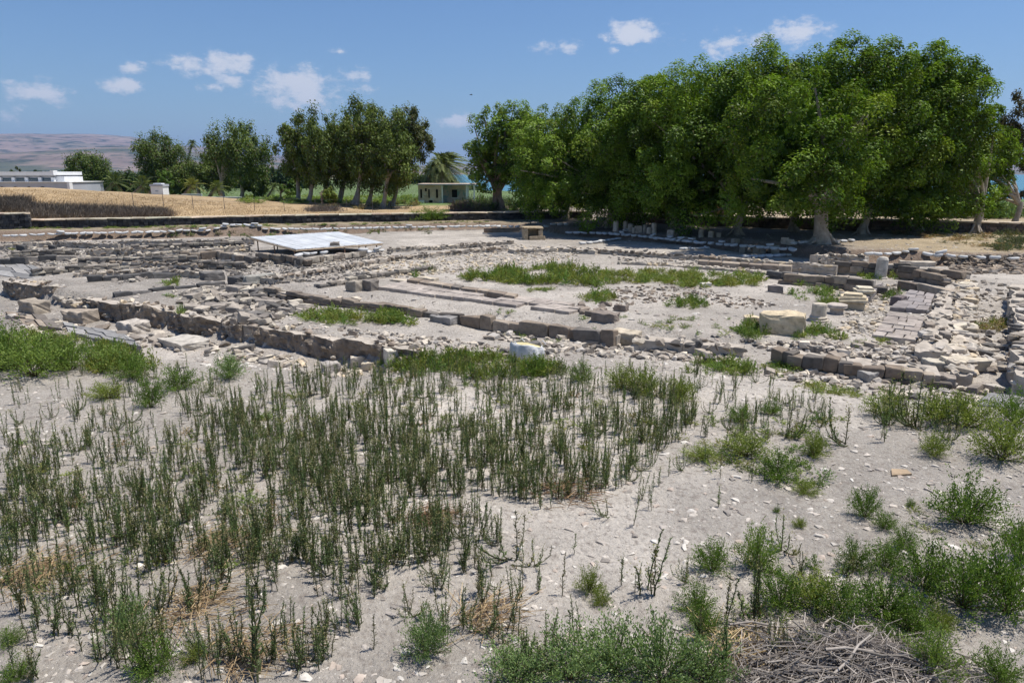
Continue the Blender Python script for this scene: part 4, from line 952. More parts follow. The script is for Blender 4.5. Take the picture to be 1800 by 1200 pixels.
# palms
def palm(label, px, py_crown, Y, R, nf, frond_w=.34, trunk_r=.26, wind=.35, fan=False, seed=0, group=None, droop=1.0, base_py=None, col=((.06,.085,.03), (.15,.18,.07))):
    r = np.random.default_rng(seed); c = at_depth(px, py_crown, Y); g = ground_at(px, Y)
    t = thing('palm_tree', label, 'palm tree', tuple(g), group)
    v, f = tube([g + (0, 0, -.2), g + (c - g) * .3, g + (c - g) * .7, c], [trunk_r * 1.15, trunk_r, trunk_r * .92, trunk_r], 9)
    obj('trunk', mesh_np('trunk', v - g, f, None, True, M['bark_dark']), t)
    for k in range(nf):
        a = 6.283 * k * .381966; el = math.pi / 2 * (1 - (k + .5) / nf * 1.55); Lf = R * r.uniform(.85, 1.1)
        d = np.array((math.cos(a) * math.cos(el), math.sin(a) * math.cos(el), math.sin(el)))
        m = 9; pts = []
        for i in range(m + 1):
            s = i / m; p = d * Lf * s + np.array((wind * Lf * s * s * .6, 0, -droop * Lf * s * s * .55)); pts.append(c - g + p)
        pts = np.array(pts); tn = unit(np.gradient(pts, axis=0)); side = unit(np.cross(tn, (0, 0, 1)) + 1e-6)
        Vs, Fs, Cs, o = [], [], [], 0
        cl = np.array(col[0]) + (np.array(col[1]) - np.array(col[0])) * r.random()
        if k > nf * .86: cl = np.array((.17, .12, .06))
        rv, rf = tube(pts, np.linspace(.03, .008, m + 1), 4); Vs.append(rv); Fs.append(rf); Cs.append(np.tile(cl * 1.1, (len(rv), 1))); o = len(rv)
        ns = 20; s = np.repeat(np.linspace(.12, .98, ns), 2); sg = np.tile([-1, 1], ns); i0 = np.clip(s * m, 0, m - .001); ii = i0.astype(int); fr = (i0 - ii)[:, None]
        P0 = pts[ii] * (1 - fr) + pts[ii + 1] * fr; T0 = tn[ii]; S0 = side[ii] * sg[:, None]
        ll = frond_w * R / 2.5 * (1.15 - .5 * np.abs(s - .45) * 2)[:, None]
        ax = unit(S0 * .8 + T0 * .75 + np.array((wind * .4, 0, -.3))); tip = P0 + ax * ll * 1.7; w = T0 * .045 * R / 2.5
        lv = np.stack([P0 - w, P0 + ax * ll * .8 + w, tip, P0 + ax * ll * .8 - w], 1).reshape(-1, 3); lf = np.arange(len(lv)).reshape(-1, 4)
        Vs.append(lv); Fs.append(lf + o); Cs.append(np.tile(cl, (len(lv), 1)))
        obj('frond', mesh_np('frond', np.concatenate(Vs), np.concatenate(Fs), np.concatenate(Cs), False, M['leaf_thick']), t)
palm('wind blown date palm rising behind the ruined house', 779, 290, 84, 3.5, 64, .42, .34, .55, seed=1, droop=1.15, col=((.09,.115,.04), (.22,.25,.10)))
palm('shorter date palm left of the wind blown one behind the ruined house', 757, 300, 85, 2.2, 30, .42, .3, .5, seed=2, droop=1.1, col=((.08,.09,.03), (.17,.18,.07)))
palm('tallest thin palm with a small round head', 338, 252, 104, 1.15, 22, .5, .13, .1, seed=3, droop=1.3)
palm('shorter thin palm with dry skirt beside the tallest one', 328, 288, 103, 1.0, 18, .5, .15, .1, seed=4, droop=1.5)
palm('low date palm with orange base left of the white kiosk', 202, 321, 92, 2.2, 22, .4, .3, .2, seed=5, droop=.8)
palm('low spreading date palm just left of the white kiosk', 252, 327, 88, 2.2, 22, .4, .3, .2, seed=6, droop=.8)
palm('yellowish low palm right of the white kiosk', 338, 326, 84, 1.7, 20, .4, .2, .2, seed=7, droop=.8, col=((.12,.13,.03), (.24,.24,.07)))
palm('yellowish low palm at the foot of the forked gum tree', 382, 330, 80, 1.5, 20, .4, .2, .2, seed=8, droop=.8, col=((.10,.12,.03), (.20,.22,.07)))
palm('small fan headed palm at the edge of the green field', 482, 328, 82, 1.1, 18, .5, .13, .1, seed=9, droop=1.2)

# ------------------------------------------------------------------ buildings
def box(name, parent, mat, x0, x1, y0, y1, z0, z1):
    v = np.array([(x, y, z) for x in (x0, x1) for y in (y0, y1) for z in (z0, z1)], float)
    f = np.array([[0,1,3,2],[4,6,7,5],[0,4,5,1],[2,3,7,6],[0,2,6,4],[1,5,7,3]])
    return obj(name, mesh_np(name, v, f, None, False, M[mat]), parent)
def arch_fill(name, parent, mat, x0, x1, y, z0, z1, d=.12):
    n = 10; r = (x1 - x0) / 2; xc = (x0 + x1) / 2
    pr = [(x0, z0), (x1, z0)] + [(xc + r * math.cos(math.pi * k / n), z1 - r + r * math.sin(math.pi * k / n)) for k in range(n + 1)]
    m = len(pr); v = np.array([(x, y, z) for x, z in pr] + [(x, y + d, z) for x, z in pr]); i = np.arange(m); j = np.roll(i, -1)
    return obj(name, mesh_np(name, v, [np.stack([i, j, j + m, i + m], 1), i[None, :], (i + m)[None, ::-1]], None, False, M[mat]), parent)
def white_building():
    Y = 84; k = Y / math.cos(PITCH) / 1200 * .985
    X = lambda px: (px - 900) * k
    Z = lambda py: float(at_depth(60, py, Y)[2])
    t = thing('white_building', 'long low white building with a window band above an arched lower wall', 'building', (X(60), Y, 1.0)); ox, oz = X(60), 1.0
    b = lambda n, m, xa, xb, ya, yb, pa, pb, par=t: box(n, par, m, X(xa) - ox, X(xb) - ox, ya, yb, Z(pa) - oz, Z(pb) - oz)
    w = b('lower_wall', 'grey_and_shade', -160, 152, 0, 7, 352, 320.6)  # lower and upper walls: shade of the white front put into grey colour
    b('coping', 'white_wall', -161, 153.5, -.12, 7.1, 320.6, 319.6, w)
    b('corner_pier', 'white_wall', 149, 153.2, -.1, .5, 352, 320.7, w)
    for c in (-70, -40, -10, 14, 38, 60.5, 83.5, 106.5): arch_fill('arch', w, 'dark_open', X(c - 5) - ox, X(c + 5) - ox, -.05, Z(340) - oz, Z(328) - oz, .1)
    u = b('upper_wall', 'grey_and_shade', -158, 121, 1.2, 6, 319.6, 308)
    for c in (-115, -92, -68, -44, -20, 3, 26.5, 49.5, 72, 95, 117): b('pillar', 'white_wall', c - 2.8, c + 2.8, .9, 1.3, 319.5, 312.2, u)
    for c in (-103, -80, -56, -32, -8.5, 14.5, 38, 61, 83.5, 106):
        p = b('window', 'pane', c - 8, c + 8, 1.1, 1.25, 319, 313.5, u); b('sill', 'white_wall', c - 8.5, c + 8.5, 1.0, 1.18, 317.6, 317, p)
    b('cornice', 'white_wall', -160, 122, .7, 6.3, 308, 301.8); b('shadow_strip', 'grey_and_shade', -159, 121, .85, 6, 309.5, 308.05)  # grey strip paints the shadow under the cornice
    b('end_post', 'white_wall', 117, 122.6, .6, 1.4, 308, 299.6); b('annex', 'white_wall', 119, 133.5, 1.3, 5, 319.6, 310.6)
white_building()
def kiosk():
    g = ground_at(302, 70); z = at_depth(302, 324, 70)[2]; t = thing('white_kiosk', 'small white hut with a grey top on the dry mound', 'hut', tuple(g))
    h = z - g[2]; box('wall', t, 'white_wall', -.6, .6, 0, 1.2, -.2, h * .8); box('roof', t, 'grey_and_shade', -.66, .66, -.06, 1.26, h * .8, h); box('vent', t, 'grey_and_shade', -.15, .15, -.03, 0.02, h * .32, h * .42)
    box('roof_slab', t, 'white_wall', -.4, .4, .2, .9, h, h + .1)
kiosk()
for (x0, x1, py, Y, words) in [(343, 376, 342, 74, 'low white garden wall between the kiosk and the forked gum tree'), (392, 442, 347, 72, 'low white garden wall right of the forked gum tree')]:
    a, b_ = ground_at(x0, Y), ground_at(x1, Y); z = at_depth(x0, py, Y)[2]
    t = thing('garden_wall', words, 'wall', tuple(a)); box('wall', t, 'grey_and_shade', 0, b_[0] - a[0], 0, .2, -.3, z - a[2]); box('coping', t, 'white_wall', -.03, b_[0] - a[0] + .03, -.04, .24, z - a[2], z - a[2] + .05)
def ruined_house():
    Y = 77; k = Y / math.cos(PITCH) / 1200 * .985; X = lambda px: (px - 742) * k; g = ground_at(742, Y); oz = g[2]
    Z = lambda py: float(at_depth(790, py, Y)[2]) - oz
    t = thing('ruined_house', 'abandoned flat roofed house with beige and teal plaster behind the wall', 'house', tuple(g))
    b = lambda n, m, xa, xb, ya, yb, pa, pb, par=t: box(n, par, m, X(xa), X(xb), ya, yb, Z(pa), Z(pb))
    w = b('beige_wall', 'ruin_beige', 742, 781, 0, 5, 366, 325)
    for a, c in ((745.5, 748.5), (759, 761.5), (772, 775.5)): b('window', 'dark_open', a, c, -.03, .1, 348, 333, w)
    b('window', 'dark_open', 753.5, 756.5, -.03, .1, 336.5, 331, w); b('door', 'dark_open', 760, 766, -.04, .1, 366, 352, w); b('plinth', 'white_wall', 741.6, 752, -.09, -.02, 366, 352, w)
    w2 = b('teal_wall', 'ruin_teal', 781, 823, 1.6, 5, 366, 325.5)
    o = b('window', 'dark_open', 797, 806, 1.55, 1.7, 348, 334, w2); b('sill', 'white_wall', 796, 807.5, 1.5, 1.6, 349, 348, o)
    b('roof', 'ruin_beige', 740.5, 839, -.25, 5.3, 325, 323.2); b('roof_edge', 'grey_and_shade', 740, 839.5, -.3, -.25, 325.4, 323.6)
    for a in (781.4, 822.5, 835.5): b('porch_post', 'white_wall', a, a + 2.2, 0, .16, 366, 325.01)
ruined_house()
def hut():
    g = P(1090, 392, .85); t = thing('ochre_hut', 'ochre walled hut half hidden in the shade of the grove', 'hut', (g[0], 47.5, .8)); ox = g[0] / g[1] * 47.5; t.location.x = ox
    w = box('wall', t, 'ochre_wall', -.1, 1.5, 0, 4, -.2, 2.3); box('corner_post', t, 'timber', -.18, .0, -.06, .12, -.2, 2.32); box('corner_post', t, 'timber', 1.4, 1.56, -.06, .12, -.2, 2.32)
    box('porch_wall', t, 'bark_dark', 1.6, 8.2, 2.2, 4, -.2, 2.3); box('roof', t, 'rust', -.4, 8.5, -.5, 4.4, 2.32, 2.46)
    for x in (3.3, 4.9, 6.6): box('porch_post', t, 'ochre_wall', x, x + .32, .1, .42, -.2, 2.31)
    box('window', w, 'dark_open', .5, 1.05, -.03, .1, 1.0, 1.7)
hut()

# ------------------------------------------------------------------ boundary walls of dark basalt, laid stone by stone on their near face
def basalt_wall(label, pp, z1, h, colr, cop=True, step=.22, p='basalt', pitch=.24):
    pts = [P(x, y, z1)[:2] for x, y in pp]; base = np.array((pts[0][0], pts[0][1], z1 - h))
    t = thing('basalt_boundary_wall', label, 'wall', tuple(base)); V, F, C = [], [], []; SV, SF, SCc, so_ = [], [], [], 0
    CV, CF = [], []
    RA = [arrays(m) for m in BLOCKS]
    for a, b in zip(pts[:-1], pts[1:]):
        d = b - a; Ln = np.linalg.norm(d); d = d / Ln; n_ = np.array((-d[1], d[0])); n_ = n_ if n_[1] > 0 else -n_; ang = math.atan2(d[1], d[0]); k0 = len(V)
        for q in (a, b):
            for off, z in ((.06, z1 - h - .6), (.06, z1 - .06), (.42, z1 - .06), (.42, z1 - h - .6)): w = q + n_ * off; V.append((w[0], w[1], z))
        F += [(k0+j, k0+4+j, k0+5+j, k0+1+j) for j in range(3)] + [(k0, k0+1, k0+2, k0+3), (k0+4, k0+7, k0+6, k0+5)]
        rows = int((h + .2) / .17)
        for rr in range(rows):
            s = rnd.uniform(-.2, 0)
            while s < Ln:
                l = pitch * rnd.uniform(.7, 1.5); v, f = RA[rnd.randrange(10)]
                W = v * np.array((l * .94, .16, .155)); ca, sa = math.cos(ang), math.sin(ang); m = a + d * (s + l / 2) + n_ * (.06 + rnd.gauss(0, .012))
                W = np.stack([W[:, 0]*ca - W[:, 1]*sa + m[0], W[:, 0]*sa + W[:, 1]*ca + m[1], W[:, 2] + z1 - .15 - rr * .17], 1)
                SV.append(W); SF.append(f + so_); so_ += len(v); c = np.array(rnd.choice(colr)) * rnd.uniform(.75, 1.25); SCc.append(np.tile(c, (len(v), 1))); s += l
        if cop:
            s = 0.0
            while s < Ln - .05:
                l = min(rnd.uniform(.8, 1.3), Ln - s); m = a + d * (s + l / 2) + n_ * .23
                o = obj('coping_slab', BLOCKS[rnd.randrange(10)], t, (m[0]-base[0], m[1]-base[1], h - .01), ang, (l * .99, .56, .09), (.52 * rnd.uniform(.9, 1.1), .44, .33)); s += l
    obj('core', mesh_np('core', np.array(V) - base, np.array(F), None, False, M['basalt_wall']), t)
    o = obj('face_stones', mesh_np('face_stones', np.concatenate(SV) - base, np.concatenate(SF), np.concatenate(SCc), False, M['stone_attr']), t); o['kind'] = 'stuff'
DK = [(.055,.055,.058),(.075,.073,.072),(.042,.042,.045),(.10,.095,.09)]
basalt_wall('black basalt boundary wall with pale coping running behind the sandbag bank', [(47,386.5), (300,382.5), (560,377.5), (860,373.5), (1038,371.5)], 1.34, .55, DK)
basalt_wall('higher step of black basalt wall at the left picture edge', [(-160,377), (46,375)], 1.78, .95, DK)
basalt_wall('brown stone boundary wall behind the grove running to the right edge', [(1075,374), (1340,383), (1560,386.5), (1800,392), (2050,399)], 1.42, .65, [(.15,.115,.095),(.11,.09,.075),(.18,.14,.11)])

# ------------------------------------------------------------------ sandbags
def bag_mesh(seed, L=.40, W=.26, H=.13):
    r = np.random.default_rng(seed); nu, nv = 12, 7; V = []
    for j in range(nv):
        ph = -math.pi / 2 + math.pi * j / (nv - 1)
        for i in range(nu):
            th = 2 * math.pi * i / nu; c, s = math.cos(th), math.sin(th); e = lambda q, p: math.copysign(abs(q) ** p, q)
            q = 1 + r.normal(0, .035)
            V.append((L/2 * e(c, .6) * abs(math.cos(ph)) ** .6 * q, W/2 * e(s, .7) * abs(math.cos(ph)) ** .6 * q, H/2 * e(math.sin(ph), .8) + .025 * (abs(c) ** 3) * math.cos(ph)))
    i = np.arange(nu * nv).reshape(nv, nu); j = np.roll(i, -1, 1)
    F = np.stack([i[:-1].ravel(), j[:-1].ravel(), j[1:].ravel(), i[1:].ravel()], 1)
    return mesh_np('sandbag_shape', np.array(V), F, None, True, M['bag'])
BAGS = [bag_mesh(k) for k in range(5)]
def bag_row(pp, z, words, group, step=.40, stack=.0, zf=None):
    pts = [np.array(P(x, y, z)[:2]) for x, y in pp]
    for a, b in zip(pts[:-1], pts[1:]):
        d = b - a; Ln = np.linalg.norm(d); ang = math.atan2(d[1], d[0]); n = max(1, int(Ln / step))
        for k in range(n):
            q = a + (b - a) * (k + .5) / n + np.array((rnd.gauss(0, .03), rnd.gauss(0, .05)))
            zz = gz(q[0], q[1]) if zf is None else zf
            for s in range(2 if rnd.random() < stack else 1):
                o = obj('sandbag', rnd.choice(BAGS), None, (q[0] + s * .12, q[1], max(zz, z - .25) + .07 + s * .13), ang + rnd.gauss(0, .25), (rnd.uniform(.85, 1.15), 1, rnd.uniform(.8, 1.2)))
                o.rotation_euler = (rnd.gauss(0, .12), rnd.gauss(0, .12), ang + rnd.gauss(0, .3)); tag(o, words, 'sandbag', group, 'thing')
bag_row([(-60,411), (0,409.5), (110,405.5), (240,403), (360,400), (440,397.5), (560,397.5), (700,395), (862,392.5)], .84, 'white sandbag in the long line along the brown bank at left', 'sandbags of the long left line', .38, .12)
bag_row([(862,392.5), (925,394), (1000,396)], .84, 'sandbag near the stone box where the long line enters the shade', 'sandbags by the stone box', .40)
bag_row([(995,403), (1060,404.5), (1110,408), (1160,413), (1230,420), (1300,425), (1400,432)], .86, 'bluish shaded sandbag in the line along the cut under the grove', 'sandbags on the shaded cut', .36, .2)
bag_row([(1020,428), (1060,424), (1085,419), (1110,414)], .5, 'sandbag lying on the slope at the left foot of the shaded cut', 'sandbags on the shaded slope', .42)
bag_row([(1195,443), (1250,440)], .36, 'sandbag at the foot of the shaded cut behind the dark slab course', 'sandbags at the foot of the cut', .45)
bag_row([(1305,450), (1360,447.5), (1420,441), (1500,437.5)], .45, 'sandbag in the lower shaded line before the thick pale trunk', 'sandbags of the lower shaded line', .42)
bag_row([(1520,439), (1600,438), (1680,443)], .86, 'sandbag in the shaded line right of the thick pale trunk', 'sandbags right of the thick trunk', .40, .25)
bag_row([(1680,444), (1740,445), (1800,447)], .86, 'greyish sandbag on the rough bank at the right edge', 'sandbags on the right bank', .55)

# ------------------------------------------------------------------ shelter
def shelter():
    C1, C2, C3, C4 = P(439,417,.95), P(592,407.5,1.12), P(672,427,.86), P(520,438.5,.72)
    base = np.array((C4[0], C4[1], .3)); t = thing('shelter', 'low white corrugated roof on short posts over the dig', 'shelter', tuple(base))
    nu, nv = 9, 2                                        # sheets side by side from left to right
    for j in range(nu):
        a, b = j / nu, (j + 1) / nu + .012; V = []; n = 16
        for i in range(n + 1):
            s = a + (b - a) * i / n; w = .018 * math.cos(i / n * 8 * 2 * math.pi)
            for q in (0, 1):
                p = (C4 + (C3 - C4) * s) * (1 - q) + (C1 + (C2 - C1) * s) * q
                V.append(p - base + np.array((0, 0, w + .003 * (j % 2) + rnd.gauss(0, .004))))
        F = [(2*i, 2*i+2, 2*i+3, 2*i+1) for i in range(n)]
        obj('roof_sheet', mesh_np('roof_sheet', np.array(V), np.array(F), None, False, M['roof_metal']), t)
    def bar(name, a, b, r, mat='rust'):
        v, f = tube([a - base, b - base], [r, r], 4); obj(name, mesh_np(name, v, f, None, False, M[mat]), t)
    dn = np.array((0, 0, -.06))
    for a, b in ((C1, C4), (C4, C3), (C3, C2), (C2, C1)): bar('edge_beam', a + dn, b + dn, .035, 'timber')
    for s in (.33, .66): bar('rafter', C4 + (C3 - C4) * s + dn, C1 + (C2 - C1) * s + dn, .03)
    for e0, e1, ss in ((C1, C4, (.18, .55, .97)), (C4, C3, (.3, .55, .8, .93)), (C1, C2, (.3, .7)), (C2, C3, (.5,))):
        for s in ss:
            p = e0 + (e1 - e0) * s; g = np.array((p[0], p[1], gz(p[0], p[1]) - .12)); bar('post', g, p + dn, .035)
    m = C4 + (C3 - C4) * .42 + (C1 - C4) * .12
    o = rough_block('loose_stone', 'dark stone weighing down the front edge of the white shelter roof', 600, 450, (.42, .3, .14), .3, (.22, .19, .16), seed=77, cat='stone')
    q = C4 + (C3 - C4) * .47 + (C1 - C4) * .05 + (0, 0, .07); o.location = tuple(q)
shelter()
bag_row([(516,453), (545,449.5), (578,447)], .58, 'white sandbag on the low wall under the front of the shelter', 'sandbags at the shelter front', .3, 0, .60)
bag_row([(628,444), (655,441.5), (672,439)], .5, 'white sandbag beside the right corner of the shelter', 'sandbags right of the shelter', .34, .3)
bag_row([(450,442), (470,444), (493,447)], .5, 'bluish sandbag in the shade under the left edge of the shelter', 'sandbags under the shelter', .34)
def bulk_bag():
    g = G(925, 632); t = thing('bulk_bag', 'slumped white woven sack lying open behind the weeds', 'sack', tuple(g), None, -.2)
    r = np.random.default_rng(5); nu, nv = 28, 12; V = []
    for j in range(nv):
        s = j / (nv - 1); zz = .34 * math.sin(s * math.pi / 2); rad = (1.0 - .16 * s * s) * (.75 + .25 * math.sin(min(1, s * 4) * math.pi / 2))
        for i in range(nu):
            th = 2 * math.pi * i / nu; w = 1 + .06 * math.sin(5 * th + 2 * s) + .05 * math.sin(9 * th + 5 * s) + r.normal(0, .012)
            V.append((.36 * rad * w * math.cos(th), .26 * rad * w * math.sin(th), zz * (1 + .13 * math.cos(th + 2.6) + .05 * math.sin(4 * th))))
    i = np.arange(nu * nv).reshape(nv, nu); j = np.roll(i, -1, 1)
    obj('sack_body', mesh_np('sack_body', np.array(V), np.stack([i[:-1].ravel(), j[:-1].ravel(), j[1:].ravel(), i[1:].ravel()], 1), None, True, M['bulk_bag']), t)
    top = np.array(V[-nu:]) * np.array((.96, .96, 1)) - np.array((0, 0, .03)); f = np.concatenate([top, [[0.03, 0, .36]]])
    obj('fill', mesh_np('fill', f, np.array([(k, (k + 1) % nu, nu) for k in range(nu)]), None, True, M['bulk_fill']), t)
    for a in (.4, 2.2, 3.6):
        p = np.array((.3 * math.cos(a), .22 * math.sin(a), .34)); v, q = tube([p, p + (.05, -.02, .06), p + (.12, -.05, .0)], [.012, .012, .012], 5); obj('handle', mesh_np('handle', v, q, None, True, M['bulk_bag']), t)
bulk_bag()
g = G(1578, 832); o = obj('flat_board', hull_mesh([(-.17,-.08,0),(.15,-.1,0),(.2,.06,0),(-.02,.11,0),(-.17,-.08,.025),(.15,-.1,.03),(.2,.06,.02),(-.02,.11,.03)], 'flat_board', M['stone']), None, (g[0], g[1], g[2] + .005), .2, (.8, .8, .7), (.36, .27, .18)); tag(o, 'flat tan slab lying alone on the bare soil at right', 'slab', None, 'thing')

# --- architectural pieces lined up in the shade of the grove
FR = 'carved stones lined up under the fig trees'
for k, (px, py, w, h, kind, words) in enumerate([
    (1082,405,10,18,'c','tall pale column drum at the left end of the lined up stones'), (1099,405,9,17,'c','second upright drum from the left end of the lined up stones'), (1108,406,10,14,'c','grey upright drum third from the left end of the lined up stones'),
    (1114,408,7,10,'b','small reddish stone between two upright drums in the shade'), (1122,408,11,12,'b','reddish squared stone right of the three upright drums'), (1133,408,8,14,'c','thin short shaft beside the reddish squared stone'), (1141,410,9,11,'c','squat drum left of the tapering white shaft'),
    (1149,410,9,18,'c','tapering white shaft left of the leaning slim trunk'), (1181,413,15,13,'b','pale rounded block just right of the leaning slim trunk'), (1193,415,14,8,'b','low lying pale block right of the rounded one'), (1207,416,14,13,'r','round grey boulder, left of the round pair'),
    (1220,417,13,13,'r','round pale boulder, right of the round pair'), (1232,416,9,14,'c','dark drum right of the round boulder pair'), (1250,417,9,11,'b','pale small block left of the pale slim trunk'), (1262,417,9,8,'b','low grey block against the pale slim trunk'),
    (1293,422,12,9,'b','greenish low block right of the pale slim trunk'), (1306,425,10,10,'b','tan block at the start of the right hand group'), (1318,425,13,11,'r','dark rounded block next to the tan one'), (1332,426,12,14,'b','pale topped block in the right hand group'), (1342,427,11,14,'c','brown drum in the right hand group'),
    (1354,427,12,12,'r','grey rounded stone beside the tall white topped one'), (1364,428,13,16,'b','tall white topped block of the right hand group'), (1379,427,11,11,'b','pale squared block near the end of the lined up stones'), (1389,428,10,9,'b','last small pale block left of the thick trunk')]):
    g = P(px, py, .84); g[2] = gz(g[0], g[1]); s = np.linalg.norm(g[:2]) / 1200; W, H = w * s, h * s
    q_ = rnd.uniform(.7, 1.15); c = (.44 * q_, .385 * q_, .315 * q_)
    if kind == 'c':
        o = obj('column_fragment', lathe([(W/2*1.05, 0), (W/2, H*.15), (W/2*.94, H*.8), (W/2*.8, H), (W/2*.3, H*1.02)], 12, M['stone'], 'fragment', .03, k), None, (g[0], g[1], g[2] - .03), 0, None, c)
    else:
        o = obj('stone_fragment', rnd.choice(BLOCKS if kind == 'b' else ROCKS), None, (g[0], g[1], g[2] + H * .45), rnd.random() * 3, (W, W * .8, H * (1 if kind == 'b' else 1.25)), c)
    tag(o, words, 'carved stone', FR, 'thing')

# ------------------------------------------------------------------ weeds of the foreground
def weed(kind, seed):
    """upright flea-bane like weeds: stems clad in narrow leaves, some with pale flower heads"""
    r = np.random.default_rng(seed); Vs, Fs, Cs, o = [], [], [], 0
    ns = {'spike': r.integers(1, 3), 'clump': r.integers(3, 7), 'candelabra': r.integers(5, 9)}[kind]
    for s in range(ns):
        h = r.uniform(.26, .52); a = r.uniform(0, 6.28); m = 7; pts = []
        out = {'spike': .03, 'clump': .10, 'candelabra': .24}[kind] * r.uniform(.5, 1.2) * (0 if s == 0 else 1); b0 = np.array((r.normal(0, .02), r.normal(0, .02), 0)) * (1 if kind != 'clump' else 2.2)
        if kind == 'candelabra' and s: h *= .72
        for i in range(m + 1):
            u = i / m; w = (1 - (1 - u) ** 2.2) if kind == 'candelabra' else u ** 1.2
            zz = h * (u ** 1.5 if (kind == 'candelabra' and s) else u)
            pts.append(b0 + np.array((math.cos(a) * out * w, math.sin(a) * out * w, zz + .004)) + np.array((r.normal(0, .004), r.normal(0, .004), 0)))
        pts = np.array(pts); sv, sf = tube(pts, np.linspace(.0058, .0028, m + 1), 4)
        dry = r.random() < .2; green = np.array((.125,.17,.07)) * r.uniform(.6, 1.4) if not dry else np.array((.15,.135,.07))
        Vs.append(sv); Fs.append(sf + o); o += len(sv); Cs.append(np.tile(np.array((.085,.095,.045)), (len(sv), 1)))
        n = int(h * 135); u = r.uniform(.06, 1.0, n) ** .85; i0 = np.clip(u * m, 0, m - .001); ii = i0.astype(int); fr = (i0 - ii)[:, None]
        C = pts[ii] * (1 - fr) + pts[ii + 1] * fr; T = unit(pts[ii + 1] - pts[ii]); ph = r.uniform(0, 6.28, n); rad = np.stack([np.cos(ph), np.sin(ph), 0 * ph], 1)
        L = .054 * (1.15 - .75 * u) * r.uniform(.7, 1.25, n); A = unit(rad * .75 + T * (.55 + .5 * u)[:, None])
        low = u < .22; col = np.tile(green, (n, 1)) * r.uniform(.75, 1.35, (n, 1)); col[low & (r.random(n) < .5)] = (.16,.12,.07)
        v, f, cc = leaves(C + A * L[:, None] * .5, A, L, .0085, col, r, .14); Vs.append(v); Fs.append(f + o); o += len(v); Cs.append(cc)
        if r.random() < .42:                              # branching head with pale seed clusters
            k = 26; C = pts[-1] + np.stack([r.normal(0, .026, k), r.normal(0, .026, k), r.uniform(-.06, .05, k)], 1)
            v, f, cc = leaves(C, np.tile((0, 0, 1.), (k, 1)), .016, .010, np.array((.34,.31,.15))[None] * r.uniform(.55, 1.2, (k, 1)), r, .8); Vs.append(v); Fs.append(f + o); o += len(v); Cs.append(cc)
    return np.concatenate(Vs), np.concatenate(Fs), np.concatenate(Cs)
WKIND = ['spike'] * 8 + ['clump'] * 9 + ['candelabra'] * 7
WARR = [weed(k, 300 + i) for i, k in enumerate(WKIND)]
WMESH = [mesh_np('weed_shape', v, f, c, False, M['weed']) for v, f, c in WARR]
WZONES = [  # polygon, count, chance of spike / clump / candelabra, scale, words
    ([(380,700),(560,660),(760,648),(900,655),(1180,690),(1235,745),(1150,800),(1090,862),(960,900),(850,870),(600,900),(400,800),(300,740)], 1250, (.62,.33,.05), (.85,1.15), 'in the dense stand at the middle of the field'),
    ([(0,790),(380,770),(600,880),(820,900),(900,960),(700,1000),(400,1000),(0,960)], 500, (.58,.36,.06), (.85,1.2), 'in the dense stand at left of the field'),
    ([(0,960),(420,960),(700,1000),(640,1100),(560,1190),(250,1195),(100,1130),(0,1060)], 150, (.5,.42,.08), (.85,1.2), 'near the lower left of the field'),
    ([(640,950),(900,930),(980,1010),(1000,1100),(1060,1200),(700,1200),(600,1100)], 56, (.35,.45,.2), (.8,1.15), 'below the middle of the field'),
    ([(0,670),(350,645),(420,720),(300,790),(0,790)], 62, (.3,.3,.4), (.8,1.1), 'on the pale strip at upper left'),
    ([(1180,690),(1330,655),(1480,720),(1420,770),(1240,800)], 46, (.3,.4,.3), (.7,1.0), 'on the pale slope right of the dense stand'),
    ([(1470,720),(1560,690),(1690,735),(1680,790),(1500,790)], 12, (.0,.2,.8), (1.0,1.35), 'on the pale slope at right'),
    ([(1200,1020),(1500,1000),(1700,1080),(1400,1180),(1230,1180)], 26, (.4,.4,.2), (.7,1.0), 'among the bushes at lower right'),
    ([(1120,760),(1330,735),(1420,800),(1260,900),(1060,950)], 26, (.5,.25,.25), (.7,1.0), 'thinly spread on the bare slope right of the dense stand'),
    ([(620,610),(1000,640),(1330,660),(1300,700),(1000,670),(640,660)], 40, (.6,.3,.1), (.8,1.1), 'along the far rim of the field'),
]
